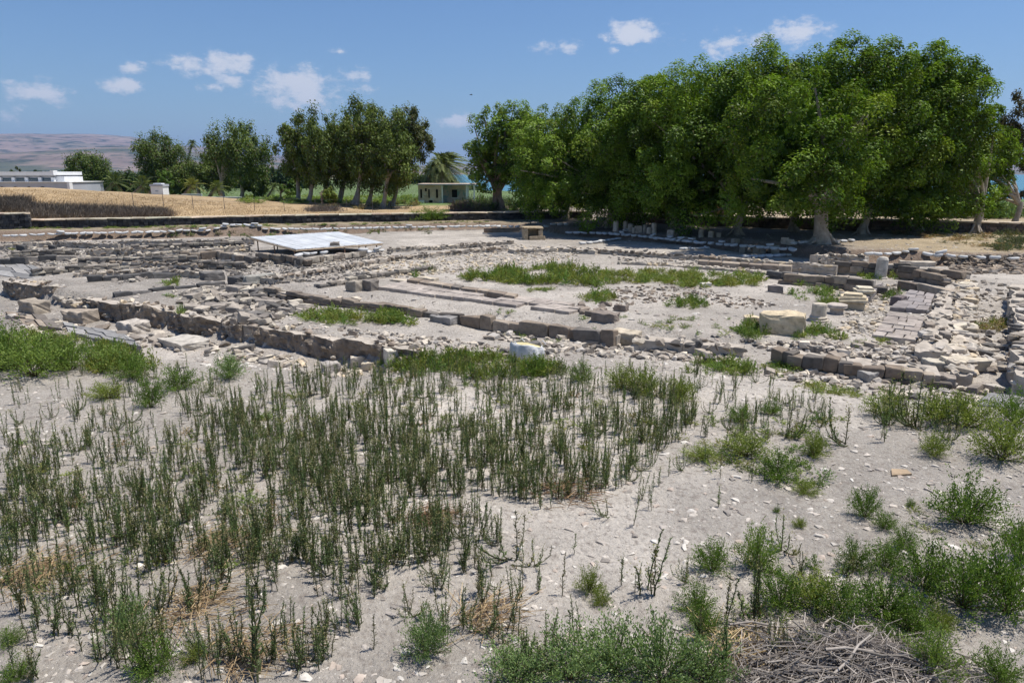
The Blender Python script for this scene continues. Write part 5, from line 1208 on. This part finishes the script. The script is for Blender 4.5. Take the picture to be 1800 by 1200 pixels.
def plant_weeds():
    items = []; used = []
    for poly, n, pr, (a, b), words in WZONES:
        q = sample_poly(poly, n); gs = GB(q[:, 0], q[:, 1])
        for g in gs:
            if fbm(np.array([g[0] * .9 + 3]), np.array([g[1] * .9]), 3)[0] < .22: continue        # natural bare spots
            kd = rnd.choices(['spike', 'clump', 'candelabra'], pr)[0]; i = rnd.choice([j for j in range(len(WKIND)) if WKIND[j] == kd]); items.append((np.linalg.norm(g - np.array((0,0,CAM_H))), g, i, rnd.uniform(a, b) * .70, words))
    for px, py, kd, s in [(1118,925,'spike',.75),(1070,905,'candelabra',.7),(1005,975,'spike',.7),(1150,1045,'clump',1.15),(988,1050,'spike',.75),(1098,1030,'spike',.9),(1118,1038,'spike',.6),(1375,968,'candelabra',1.0),(1488,782,'candelabra',1.3),(1560,745,'candelabra',1.2),(1612,752,'candelabra',1.5),(1385,768,'candelabra',1.0),(1302,765,'candelabra',1.0),
                          (1285,1095,'clump',1.0),(1328,1092,'clump',1.0),(1265,1195,'spike',1.3),(900,985,'candelabra',1.25),(180,1050,'spike',.8),(45,1125,'spike',.7),(60,1130,'spike',.6),(100,1115,'clump',.8),(175,1160,'candelabra',.9),(60,1195,'clump',.7),(540,1115,'spike',.7),(548,1120,'spike',.6),(455,1190,'clump',1.3),(30,1175,'spike',.7)]:
        i = rnd.choice([j for j in range(len(WKIND)) if WKIND[j] == kd]); g = G(px, py); items.append((0.5 * np.linalg.norm(g), g, i, s, 'standing apart on bare soil'))
    items.sort(key=lambda q: q[0]); look = {'spike': 'dark single stemmed weed', 'clump': 'dark many stemmed weed', 'candelabra': 'dark weed with stems curving upwards'}
    for d, g, i, s, words in items[:300]:
        o = obj('weed', WMESH[i], None, (g[0], g[1], g[2] - .005), rnd.random() * 6.28, (s, s, s * rnd.uniform(.75, 1.25))); o.rotation_euler = (rnd.gauss(0, .09), rnd.gauss(0, .09), rnd.random() * 6.28)
        tag(o, look[WKIND[i]] + ' ' + words, 'weed', 'weeds ' + words, 'thing')
    Vs, Fs, Cs, o = [], [], [], 0
    for d, g, i, s, words in items[300:]:
        v, f, c = WARR[i]; a = rnd.random() * 6.28; ca, sa = math.cos(a), math.sin(a); s2 = s * rnd.uniform(.85, 1.2)
        Vs.append(np.stack([(v[:, 0]*ca - v[:, 1]*sa) * s + g[0], (v[:, 0]*sa + v[:, 1]*ca) * s + g[1], v[:, 2] * s2 + g[2]], 1)); Fs.append(f + o); o += len(v); Cs.append(c * rnd.uniform(.85, 1.25))
    tag(obj('weed_stand', mesh_np('weed_stand', np.concatenate(Vs), np.concatenate(Fs), np.concatenate(Cs), False, M['weed'])), 'mass of upright weeds farther back in the field', kind='stuff')
    g = G(1612, 748)                                       # the tall dark spike pair by the right hand bushes
    for dx, s in ((-.05, 1.5), (.10, 1.25)):
        o = obj('weed', WMESH[0], None, (g[0] + dx, g[1] + .5, gz(g[0], g[1] + .5)), rnd.random() * 6, (1.6, 1.6, s * 1.15)); tag(o, 'tall dark green spike weed before the basalt block wall, %s of the pair' % ('left' if dx < 0 else 'right'), 'weed', None, 'thing')
plant_weeds()

# ------------------------------------------------------------------ bushes and green patches
TONE = {'g': ((.07,.125,.022), (.20,.285,.06)), 'y': ((.13,.17,.03), (.31,.35,.09)), 'f': ((.11,.17,.06), (.25,.335,.125)), 'b': ((.11,.175,.035), (.28,.36,.09)), 's': ((.075,.09,.05), (.16,.18,.10)), 'd': ((.22,.17,.09), (.40,.31,.17))}
def bush(tone, seed, nst=46, per=30, leaf=.042, h=.62):
    """rounded leafy plant about 1 m wide: stems fanning out of one root, small leaves along them"""
    r = np.random.default_rng(seed); lo, hi = TONE[tone]; Vs, Fs, Cs, o = [], [], [], 0
    for s in range(nst):
        a = r.uniform(0, 6.28); el = math.asin(min(1, r.uniform(.08, 1) ** .8)); d = np.array((math.cos(a) * math.cos(el) * .52, math.sin(a) * math.cos(el) * .52, math.sin(el) * h)) * r.uniform(.7, 1.12)
        n = int(per * r.uniform(.7, 1.3)); u = r.uniform(.15, 1, n) ** .7; C = d * u[:, None] + np.array((0, 0, .05)) * np.sin(u * 3)[:, None] + r.normal(0, .028, (n, 3)); C[:, 2] = np.abs(C[:, 2])
        if s % 3 == 0:
            v, f = tube([np.zeros(3), d * .5 + (0, 0, .03), d], [.006, .005, .002], 3); Vs.append(v); Fs.append(f + o); o += len(v); Cs.append(np.tile((.14,.12,.06), (len(v), 1)))
        tt = np.clip(r.normal(.45, .2) + r.normal(0, .2, n), 0, 1); ph = r.uniform(0, 6.28, n)
        A = unit(unit(d)[None] * .8 + np.stack([np.cos(ph), np.sin(ph), r.uniform(-.2, .8, n)], 1) * .7)
        v, f, c = leaves(C, A, leaf * r.uniform(.6, 1.3, n), leaf * .42, lerp(lo, hi, tt), r, .2); Vs.append(v); Fs.append(f + o); o += len(v); Cs.append(c)
    return np.concatenate(Vs), np.concatenate(Fs), np.concatenate(Cs)
BU = {t: [mesh_np('bush_shape', *bush(t, 500 + 10 * i + k, 84, 44, .036), False, M['leaf']) for k in range(4)] for i, t in enumerate('gyfb')}
TUFT = {t: [bush(t, 700 + 10 * i + k, 14, 14, .095, .7) for k in range(5)] for i, t in enumerate('gyfbsd')}
BUSHES = [(1695,918,132,86,'g','large round green bush alone on the bare slope at right'),
 (1330,1000,100,88,'b','bright upright bush at the left of the lower right thicket'),(1372,1062,115,72,'g','green bush right behind the bright upright bush'),(1432,1062,125,72,'y','yellow green bush between the upright bush and the thicket middle'),(1484,1092,118,80,'g','green bush above the left part of the stick heap'),(1556,1085,130,90,'g','broad green bush above the middle of the stick heap'),(1622,1030,118,86,'g','green bush in the upper middle of the lower right thicket'),(1692,1066,150,110,'g','broadest green bush of the lower right thicket'),(1772,1075,125,130,'g','tall green bush against the right picture edge above the stony slope'),(1795,985,80,80,'g','green bush cut by the right edge below the large round bush'),
 (1556,1000,86,58,'g','loose green bush at the top of the lower right thicket'),(1520,908,68,62,'g','green bush with an upright shoot left of the large round one'),(1555,928,50,36,'g','low green tuft touching the bush with the upright shoot'),(1604,1110,90,60,'g','green bush right above the stick heap'),(1640,1185,112,84,'b','bright bush at the right rim of the stick heap'),(1560,1135,64,42,'g','small green bush at the upper rim of the stick heap'),(1756,1200,90,64,'g','bush cut by the lower picture edge at right'),(1655,1105,60,42,'y','small yellow green bush right of the stick heap top'),
 (1310,802,118,52,'y','yellow green spreading bush on the slope right of the weeds'),(1366,842,108,62,'g','green bush trailing down the slope right of the weeds'),(1415,868,62,32,'y','small yellowish end of the bush trail on the slope'),(1432,802,62,52,'y','yellowish round bush above the bush trail'),(1640,800,60,44,'y','small round bush on the slope below the curved stems'),
 (1762,808,118,80,'y','yellow green bush at the right picture edge on the slope'),(1785,745,92,60,'g','green bush at the right picture edge by the flat bedrock'),(1700,748,118,58,'y','olive bush left of the flat bedrock'),(1648,742,108,58,'y','olive bush beside the tall dark spikes'),(1555,732,90,50,'y','pale olive bush left of the tall dark spikes'),(1355,728,52,32,'g','small green bush on the upper slope'),(1300,742,62,40,'g','small green bush left on the upper slope'),
 (1232,806,92,34,'y','flat yellowish bush at the right end of the dense weeds'),(1000,1192,190,104,'f','pale feathery bush at the bottom edge right of the straw bundle'),(1080,1182,176,108,'f','pale feathery bush in the middle of the bottom thicket'),(1160,1198,176,120,'f','tallest pale feathery bush at the bottom edge'),(905,1202,170,78,'f','low pale feathery bush at the bottom edge under the straw bundle'),(1240,1204,140,98,'f','pale feathery bush at the bottom edge left of the straw fan'),(752,1152,110,96,'f','feathery pale green bush below the middle of the field'),(272,1182,104,74,'g','olive green bush at the lower left'),(232,1122,92,78,'f','feathery pale bush at the lower left'),
 (345,1160,60,44,'y','small yellowish bush beside the olive one at lower left'),(30,1192,62,40,'g','small bush in the lower left corner'),(18,1132,50,36,'g','tiny bush at the left picture edge'),(1036,1040,62,62,'y','yellow green bush with an upright stem on the bare soil'),(1056,1062,50,40,'y','low yellow green tuft under the bush on the bare soil'),(1252,1002,92,66,'g','loose green bush left of the bright upright one'),(1222,1075,92,62,'g','green bush at the left end of the lower right thicket'),(1424,1152,74,50,'g','bush at the left rim of the stick heap'),(1240,1112,84,58,'g','green bush below the left end of the lower right thicket'),(1500,1000,70,60,'g','green bush left of the loose bush atop the thicket'),(1590,960,60,40,'g','low green bush under the large round one'),
 (62,660,126,74,'b','broad bright bush in the left hand thicket'),(10,650,86,84,'g','tall green bush at the left picture edge of the hollow'),(124,650,90,60,'b','bright bush in the middle of the left hand thicket'),(196,648,90,42,'b','low bright bush at the right of the left hand thicket'),(232,664,82,42,'g','green bush at the right of the left hand thicket'),(315,684,88,46,'g','round green bush on the pale strip'),(402,664,84,50,'f','greyish feathery bush on the pale strip'),(265,716,60,66,'g','tall green bush among the curved weeds'),(190,700,80,36,'y','low yellowish bush on the pale strip at upper left'),
 (1092,682,82,50,'y','yellow green bush, left of the three on the far rim'),(1132,692,92,60,'y','yellow green bush, middle of the three on the far rim'),(1194,706,82,58,'y','yellow green bush, right of the three on the far rim'),(1022,668,72,42,'g','small green bush on the far rim right of the sack'),(942,660,80,46,'g','round green bush right of the white sack'),(1365,900,16,14,'g','tiny lone tuft on the bare patch'),(1405,925,34,24,'y','small pale tuft beside the lone curved weed'),(1600,890,20,20,'g','tiny lone tuft left of the large round bush')]
n_th = 0
for px, py, w, h, tn, words in BUSHES:
    g = G(px, min(py, 1198)); s = np.linalg.norm(g - np.array((0, 0, CAM_H))) / 1200; W = w * s; Hh = max(.12, h * s * 1.02)
    zone = 'in the lower right thicket' if px > 1190 and py > 950 else ('in the pale feathery thicket at the bottom' if py > 1100 else ('in the bright thicket at the left edge' if px < 230 else 'along the far rim of the weed field'))
    kind = {'g': 'green', 'y': 'yellow green', 'f': 'pale feathery', 'b': 'bright green'}[tn]
    lab = words or '%s %s bush %s' % ('broad' if w > 100 else ('middle sized' if w > 75 else 'small'), kind, zone)
    o = obj('bush', rnd.choice(BU[tn]), None, (g[0], g[1], g[2] - .02), rnd.random() * 6, (W * .86, W * .86, Hh * .92 / .62)); tag(o, lab, 'bush', None if words else 'bushes ' + zone, 'thing')
def patch(name, label, parts):
    Vs, Fs, Cs, o = [], [], [], 0
    for poly, n, size, hgt, tones in parts:
        q = sample_poly(poly, n); gs = GB(q[:, 0], q[:, 1])
        keep = fbm(gs[:, 0] * 1.3 / max(size, .4) * .5 + 11, gs[:, 1] * 1.3 / max(size, .4) * .5, 3) > (.43 if n > 40 else 0)
        for g in gs[keep]:
            v, f, c = TUFT[rnd.choice(tones)][rnd.randrange(5)]; a = rnd.random() * 6.28; ca, sa = math.cos(a), math.sin(a); s = size * rnd.uniform(.6, 1.25); h = hgt / .7 * rnd.uniform(.6, 1.25)
            Vs.append(np.stack([(v[:, 0]*ca - v[:, 1]*sa) * s + g[0], (v[:, 0]*sa + v[:, 1]*ca) * s + g[1], v[:, 2] * h + g[2] - .01], 1)); Fs.append(f + o); o += len(v); Cs.append(c * rnd.uniform(.7, 1.2) * np.array((rnd.uniform(.85, 1.25), 1, 1)))
    tag(obj(name, mesh_np(name, np.concatenate(Vs), np.concatenate(Fs), np.concatenate(Cs), False, M['leaf'])), label, kind='stuff')
patch('weed_bed', 'bright green weed bed behind the front wall terrace', [([(520,558),(560,547),(620,540),(700,549),(770,564),(760,573),(640,574),(560,571)], 190, .46, .26, 'bby')])
patch('weed_bed', 'large green weed bed across the back of the court', [([(790,492),(900,476),(1000,470),(1060,480),(1060,505),(1000,505),(900,500)], 360, .55, .38, 'gyby'), ([(1060,478),(1200,476),(1345,488),(1350,503),(1250,511),(1150,499),(1060,500)], 420, .5, .24, 'yyyb'), ([(1020,524),(1062,514),(1085,527),(1040,537)], 36, .45, .26, 'gy'), ([(930,508),(975,506),(970,514),(930,514)], 14, .4, .12, 'gy')])
patch('weed_bed', 'bright grass and weeds in the hollow at the left edge', [([(0,588),(70,583),(200,614),(290,645),(220,662),(120,655),(0,664)], 300, .38, .36, 'bby'), ([(280,600),(330,590),(340,600),(300,612)], 20, .3, .1, 'y')])
patch('weed_bed', 'green rim of weeds beside the white sack', [([(650,645),(800,626),(880,632),(890,640),(960,645),(1000,658),(850,668),(700,660)], 230, .38, .3, 'bgy')])
patch('weed_bed', 'green weeds below the low rubble wall', [([(1200,648),(1240,634),(1320,644),(1330,662),(1220,663)], 60, .36, .26, 'b'), ([(1330,645),(1400,632),(1440,645),(1370,662)], 30, .34, .14, 'yg'), ([(1350,655),(1500,690),(1560,705),(1420,690)], 46, .3, .1, 'y')])
patch('weed_bed', 'green weeds round the large cream block and the column drum', [([(1380,508),(1420,494),(1480,503),(1450,528),(1400,533)], 70, .45, .24, 'b'), ([(1285,585),(1320,565),(1345,592),(1330,602)], 34, .4, .26, 'g'), ([(1390,592),(1440,576),(1500,604),(1460,614),(1400,612)], 75, .4, .24, 'bg'), ([(1440,530),(1480,522),(1500,530),(1450,545)], 26, .4, .2, 'g')])
patch('weed_bed', 'green tufts scattered over the court floor', [([(1165,538),(1210,523),(1250,537),(1220,547)], 34, .4, .26, 'gb'), ([(1000,552),(1300,562),(1290,592),(1050,587)], 60, .3, .12, 'gy'), ([(1500,600),(1560,595),(1620,605),(1500,612)], 16, .25, .12, 'y'), ([(860,545),(900,540),(900,552),(860,555)], 6, .3, .12, 'g'), ([(860,585),(980,590),(990,610),(960,612)], 14, .25, .12, 'gy')])
patch('weed_bed', 'green weeds before and behind the standing column', [([(1505,484),(1600,482),(1610,490),(1520,494)], 60, .4, .26, 'b'), ([(1545,515),(1585,510),(1580,525),(1550,528)], 20, .35, .25, 'gs')])
patch('weed_bed', 'yellowish weeds in the lane at the right edge', [([(1715,572),(1770,566),(1778,582),(1725,584)], 34, .4, .22, 'yd')])
patch('weed_bed', 'small green tufts among the left ruins', [([(285,497),(315,494),(312,505),(288,505)], 16, .35, .2, 'b'), ([(225,462),(290,461),(280,468)], 22, .4, .14, 'gy'), ([(308,550),(325,546),(326,560)], 8, .3, .26, 'b'), ([(0,436),(30,434),(30,440),(0,441)], 10, .4, .15, 'y'), ([(290,520),(320,518),(310,526)], 6, .3, .1, 'b'), ([(720,495),(740,470),(770,478)], 10, .35, .25, 'gs')])
patch('grass_strip', 'green grass growing along the foot of the black boundary wall', [([(0,404),(380,400),(640,395),(640,393),(0,402)], 200, .5, .12, 'bg'), ([(640,395),(860,391),(860,389),(640,393)], 60, .5, .12, 'gy')])
patch('bank_shrubs', 'green tufts on the brown cut bank', [([(270,415),(450,410),(720,403),(800,404),(760,412),(400,420)], 34, .7, .34, 'gs')])
patch('scrub', 'grey green scrub beyond the wall beside the ruined house', [([(800,352),(1000,358),(1000,371),(800,372)], 170, 1.5, .9, 'sgs'), ([(990,350),(1060,358),(1060,372),(990,370)], 50, 1.4, .8, 'by'), ([(560,360),(740,352),(740,366),(560,371)], 90, 1.2, .5, 'sd')])
patch('dry_scrub', 'dry grass and grey tufts on the ground right of the grove', [([(1540,400),(1800,408),(1800,440),(1700,434),(1560,412)], 260, .7, .22, 'dds'), ([(1755,408),(1800,404),(1800,442),(1745,442)], 60, .9, .4, 's')])
patch('shore_scrub', 'green reeds and scrub beyond the right boundary wall', [([(1530,380),(1800,386),(1800,378),(1530,374)], 240, 2.0, 1.2, 'sgf')])
patch('field_crop', 'leafy green crop in the field behind the gum trees', [([(430,346),(740,346),(740,360),(430,358)], 420, 1.8, .5, 'b')])
patch('low_weeds', 'low yellow green weeds scattered between the upright weeds', [([(400,700),(700,655),(1180,690),(1240,760),(1100,800),(700,760),(420,780)], 150, .3, .14, 'yygd'), ([(0,780),(400,760),(600,900),(500,1000),(0,1050)], 90, .26, .12, 'ygd'), ([(1180,700),(1500,740),(1450,860),(1250,830)], 70, .3, .14, 'yg'), ([(1250,900),(1800,880),(1800,1100),(1300,1150)], 60, .22, .12, 'gy')])
def wall_bush():
    g = P(757, 377, 1.3); o = obj('bush', BU['g'][1], None, (g[0], g[1] + .6, .8), .4, (2.9, 1.8, 1.75)); tag(o, 'broad green shrub spilling over the black boundary wall', 'bush', None, 'thing')
    o = obj('bush', BU['y'][2], None, (g[0] - 1.1, g[1] + 1.0, .8), 1.4, (1.7, 1.4, 1.5)); tag(o, 'smaller yellowish shrub left of the shrub on the black wall', 'bush', None, 'thing')
wall_bush()

# ------------------------------------------------------------------ dry grass, dead hedge, straw and sticks
def stalks(C, h, w, col, r, lean=.35, bias=(0, 0, 0)):
    n = len(C); A = np.stack([r.normal(0, lean, n), r.normal(0, lean, n), np.ones(n)], 1) + np.array(bias); A = unit(A); B = unit(np.cross(A, r.normal(size=(n, 3)))); L = (h * r.uniform(.5, 1.3, n))[:, None]
    V = np.stack([C - B * w, C + B * w, C + A * L + B * w * .25, C + A * L - B * w * .25], 1).reshape(-1, 3)
    return V, np.arange(4 * n).reshape(n, 4), np.repeat(col, 4, 0)
def far_stalks(name, label, poly, n, per, h, w, lo, hi, lean=.35, bias=(0, 0, 0), spread=.25, kind='stuff', cat=None):
    r = np.random.default_rng(n); q = sample_poly(poly, n); g = np.repeat(GB(q[:, 0], q[:, 1]), per, 0); C = g + np.stack([r.normal(0, spread, len(g)), r.normal(0, spread, len(g)), np.full(len(g), -.03)], 1); C[:, 2] = zt(C[:, 0], C[:, 1]) - .03
    t = np.clip(np.repeat(r.random(n), per) * .7 + r.random(len(g)) * .3, 0, 1); V, F, Cc = stalks(C, h, w, lerp(lo, hi, t), r, lean, bias)
    return tag(obj(name, mesh_np(name, V, F, Cc, False, M['straw'])), label, cat, None, kind)
far_stalks('dry_grass', 'golden dry grass on the mound at left', [(-20,331),(150,336),(300,348),(450,361),(700,375),(560,377),(300,380),(45,384),(-20,372)], 4200, 7, .14, .010, (.24,.155,.075), (.52,.39,.22), .6, (.3, 0, 0), .4)
far_stalks('dead_brush', 'grey brown dead brush lying over the mound foot at the left edge', [(-20,352),(44,350),(52,372),(-20,374)], 420, 14, .55, .016, (.09,.075,.06), (.24,.20,.155), .7, (.6, -.2, 0), .3, 'thing', 'brush')
far_stalks('dead_brush', 'dark dead brush behind the lower black wall', [(46,362),(150,365),(290,371),(300,381),(150,384),(50,385)], 1000, 14, .5, .015, (.10,.082,.066), (.26,.215,.165), .7, (.6, -.2, 0), .3, 'thing', 'brush')
far_stalks('dead_brush', 'brown dead brush before the ruined house', [(795,362),(850,362),(852,371),(800,372)], 160, 12, .7, .02, (.07,.05,.04), (.17,.12,.10), .8, (0, 0, 0), .3, 'thing', 'brush')
far_stalks('dead_brush', 'grey heap of dead brush behind the wall before the gum trees', [(545,368),(590,367),(595,372),(545,373)], 90, 12, .5, .02, (.09,.075,.065), (.2,.17,.14), .8, (0, 0, 0), .3, 'thing', 'brush')
def straw_clump(label, px, py, R, n, seed, c0=(.24,.155,.085), c1=(.50,.38,.22)):
    r = np.random.default_rng(seed); g = G(px, py); C = g + np.stack([r.normal(0, R * .45, n), r.normal(0, R * .4, n), np.abs(r.normal(0, .03, n))], 1); C[:, 2] += zt(C[:, 0], C[:, 1]) - g[2] + .012
    a = r.normal(.3, .9, n); A = np.stack([np.cos(a), np.sin(a), r.normal(.06, .12, n)], 1); parts = []
    L = r.uniform(.08, .42, n) * (R / .45) ** .5; col = lerp(c0, c1, r.random(n)); Vs, Fs, Cs, o = [], [], [], 0
    for k in range(n):
        m = C[k] + A[k] * L[k] * .5 + (0, 0, .02 * r.random()); v, f = tube([C[k], m, C[k] + A[k] * L[k] + (0, 0, -.01)], [.0035, .0032, .0022], 3); Vs.append(v); Fs.append(f + o); o += len(v); Cs.append(np.tile(col[k], (len(v), 1)))
    t = obj('straw', mesh_np('straw', np.concatenate(Vs) - g, np.concatenate(Fs), np.concatenate(Cs), False, M['straw']), None, tuple(g)); tag(t, label, None, None, 'stuff')
straw_clump('matted orange straw at the left edge of the field', 55, 1015, .42, 240, 1)
straw_clump('fallen golden stems in the lower left of the field', 330, 1070, .36, 170, 2)
straw_clump('orange straw between the dark stems left of the centre', 365, 965, .34, 130, 3)
straw_clump('golden straw bundle below the middle of the field', 845, 1090, .28, 150, 4)
straw_clump('pale straw fan left of the stick heap', 1300, 1150, .32, 220, 5, (.42,.30,.15), (.66,.52,.30))
straw_clump('dark red straw scraps at the right foot of the dense weeds', 985, 868, .4, 150, 6, (.14,.08,.05), (.36,.24,.13))
straw_clump('brown straw scraps in the middle of the dense weeds', 750, 912, .35, 150, 7, (.12,.075,.05), (.34,.22,.12))
straw_clump('brown dry stalks low in the lower left corner of the weeds', 425, 1150, .35, 180, 8)
def brush_heap():
    g = G(1470, 1178); t = thing('brush_heap', 'heap of grey dry sticks and cut stalks at the bottom edge', 'stick heap', tuple(g)); r = np.random.default_rng(9)
    def place(n, wide):
        x = r.normal(.02, .38 * wide, n); y = r.normal(-.08, .21 * wide, n); q = np.exp(-((x / .75) ** 2 + (y / .42) ** 2)); z = zt(g[0] + x, g[1] + y) - g[2] + q * .20 * r.random(n) + .012; return x, y, z
    SM = []
    for k in range(5):
        v, f = tube([(-.5, 0, 0), (-.15, .02 * r.normal(), .012), (.2, .03 * r.normal(), .01), (.5, .02 * r.normal(), 0)], [.5, .45, .42, .3], 5); v[:, 1] = v[:, 1] * 1; SM.append((v, f))
    def smesh(k, thick):
        v, f = SM[k]; c = v.copy(); cx = np.round(c[:, 0], 0) * 0
        vv, ff = tube([(-.5, 0, 0), (-.15, .03 * (k - 2), .02), (.2, .02 * (2 - k), .015), (.5, .03 * ((k * 7) % 3 - 1), 0)], [thick, thick * .95, thick * .85, thick * .6], 5); return mesh_np('stick_shape', vv, ff, None, True, M['stick'])
    ms = [smesh(k, th) for k in range(5) for th in (.009, .014, .022)]
    x, y, z = place(290, 1.0)
    for k in range(290):
        L = r.uniform(.12, .5); o = obj('stick', ms[int(r.choice(15, p=np.tile([.12, .06, .02], 5)))], t, (x[k], y[k], z[k] + .02), 0, (L, min(L * 1.0, .5), min(L, .5)), tuple(np.array((.33,.29,.25)) * r.uniform(.5, 1.35))); o.rotation_euler = (0, r.normal(0, .14), r.normal(.15, .8))
    n = 2600; x, y, z = place(n, 1.05); a = r.normal(.1, .85, n); C = np.stack([x, y, z], 1); A = np.stack([np.cos(a), np.sin(a), r.normal(0, .12, n)], 1); Vs, Fs, Cs, o = [], [], [], 0
    L = r.uniform(.06, .3, n); col = lerp((.16,.135,.115), (.42,.37,.32), r.random(n))
    for k in range(n):
        v, f = tube([C[k] - A[k] * L[k] / 2, C[k] + A[k] * L[k] / 2], [.004, .0025], 3); Vs.append(v); Fs.append(f + o); o += len(v); Cs.append(np.tile(col[k], (len(v), 1)))
    o = obj('twigs', mesh_np('twigs', np.concatenate(Vs), np.concatenate(Fs), np.concatenate(Cs), False, M['straw']), t); o['kind'] = 'stuff'
brush_heap()

# ------------------------------------------------------------------ fence on the mound, pole, bird
def fence():
    pp = [(235,363), (288,365), (340,368), (395,369), (448,371), (500,372), (555,372), (610,372), (655,371)]
    t = None; tops = []
    for px, py in pp:
        g = G(px, py)
        if t is None: t = thing('wire_fence', 'thin wire fence on slim posts crossing the dry mound', 'fence', tuple(g)); b = g
        v, f = tube([g - b + (0, 0, -.2), g - b + (0, 0, 1.05)], [.022, .02], 5); obj('post', mesh_np('post', v, f, None, False, M['wire']), t); tops.append(g - b)
    for h in (.35, .65, .98):
        v, f = tube([q + (0, 0, h) for q in tops], [.0045] * len(tops), 3); obj('wire', mesh_np('wire', v, f, None, False, M['wire']), t)
fence()
def bird():
    c = at_depth(828, 167, 140); V, F = [], []
    t = thing('bird', 'tiny dark bird gliding in the open sky', 'bird', tuple(c), None, .35)
    v, f = tube([(-.32, 0, 0), (-.1, 0, .02), (.15, 0, .02), (.34, 0, 0)], [.02, .075, .07, .015], 7); obj('body', mesh_np('body', v, f, None, True, M['bird']), t)
    for s in (-1, 1):
        w = [(-.1, s*.04, .03), (.14, s*.04, .03), (.10, s*.4, .10), (.0, s*.75, .06), (-.06, s*.4, .09)]; w2 = [(x, y, z + .015) for x, y, z in w]
        obj('wing', hull_mesh(w + w2, 'wing', M['bird']), t)
bird()
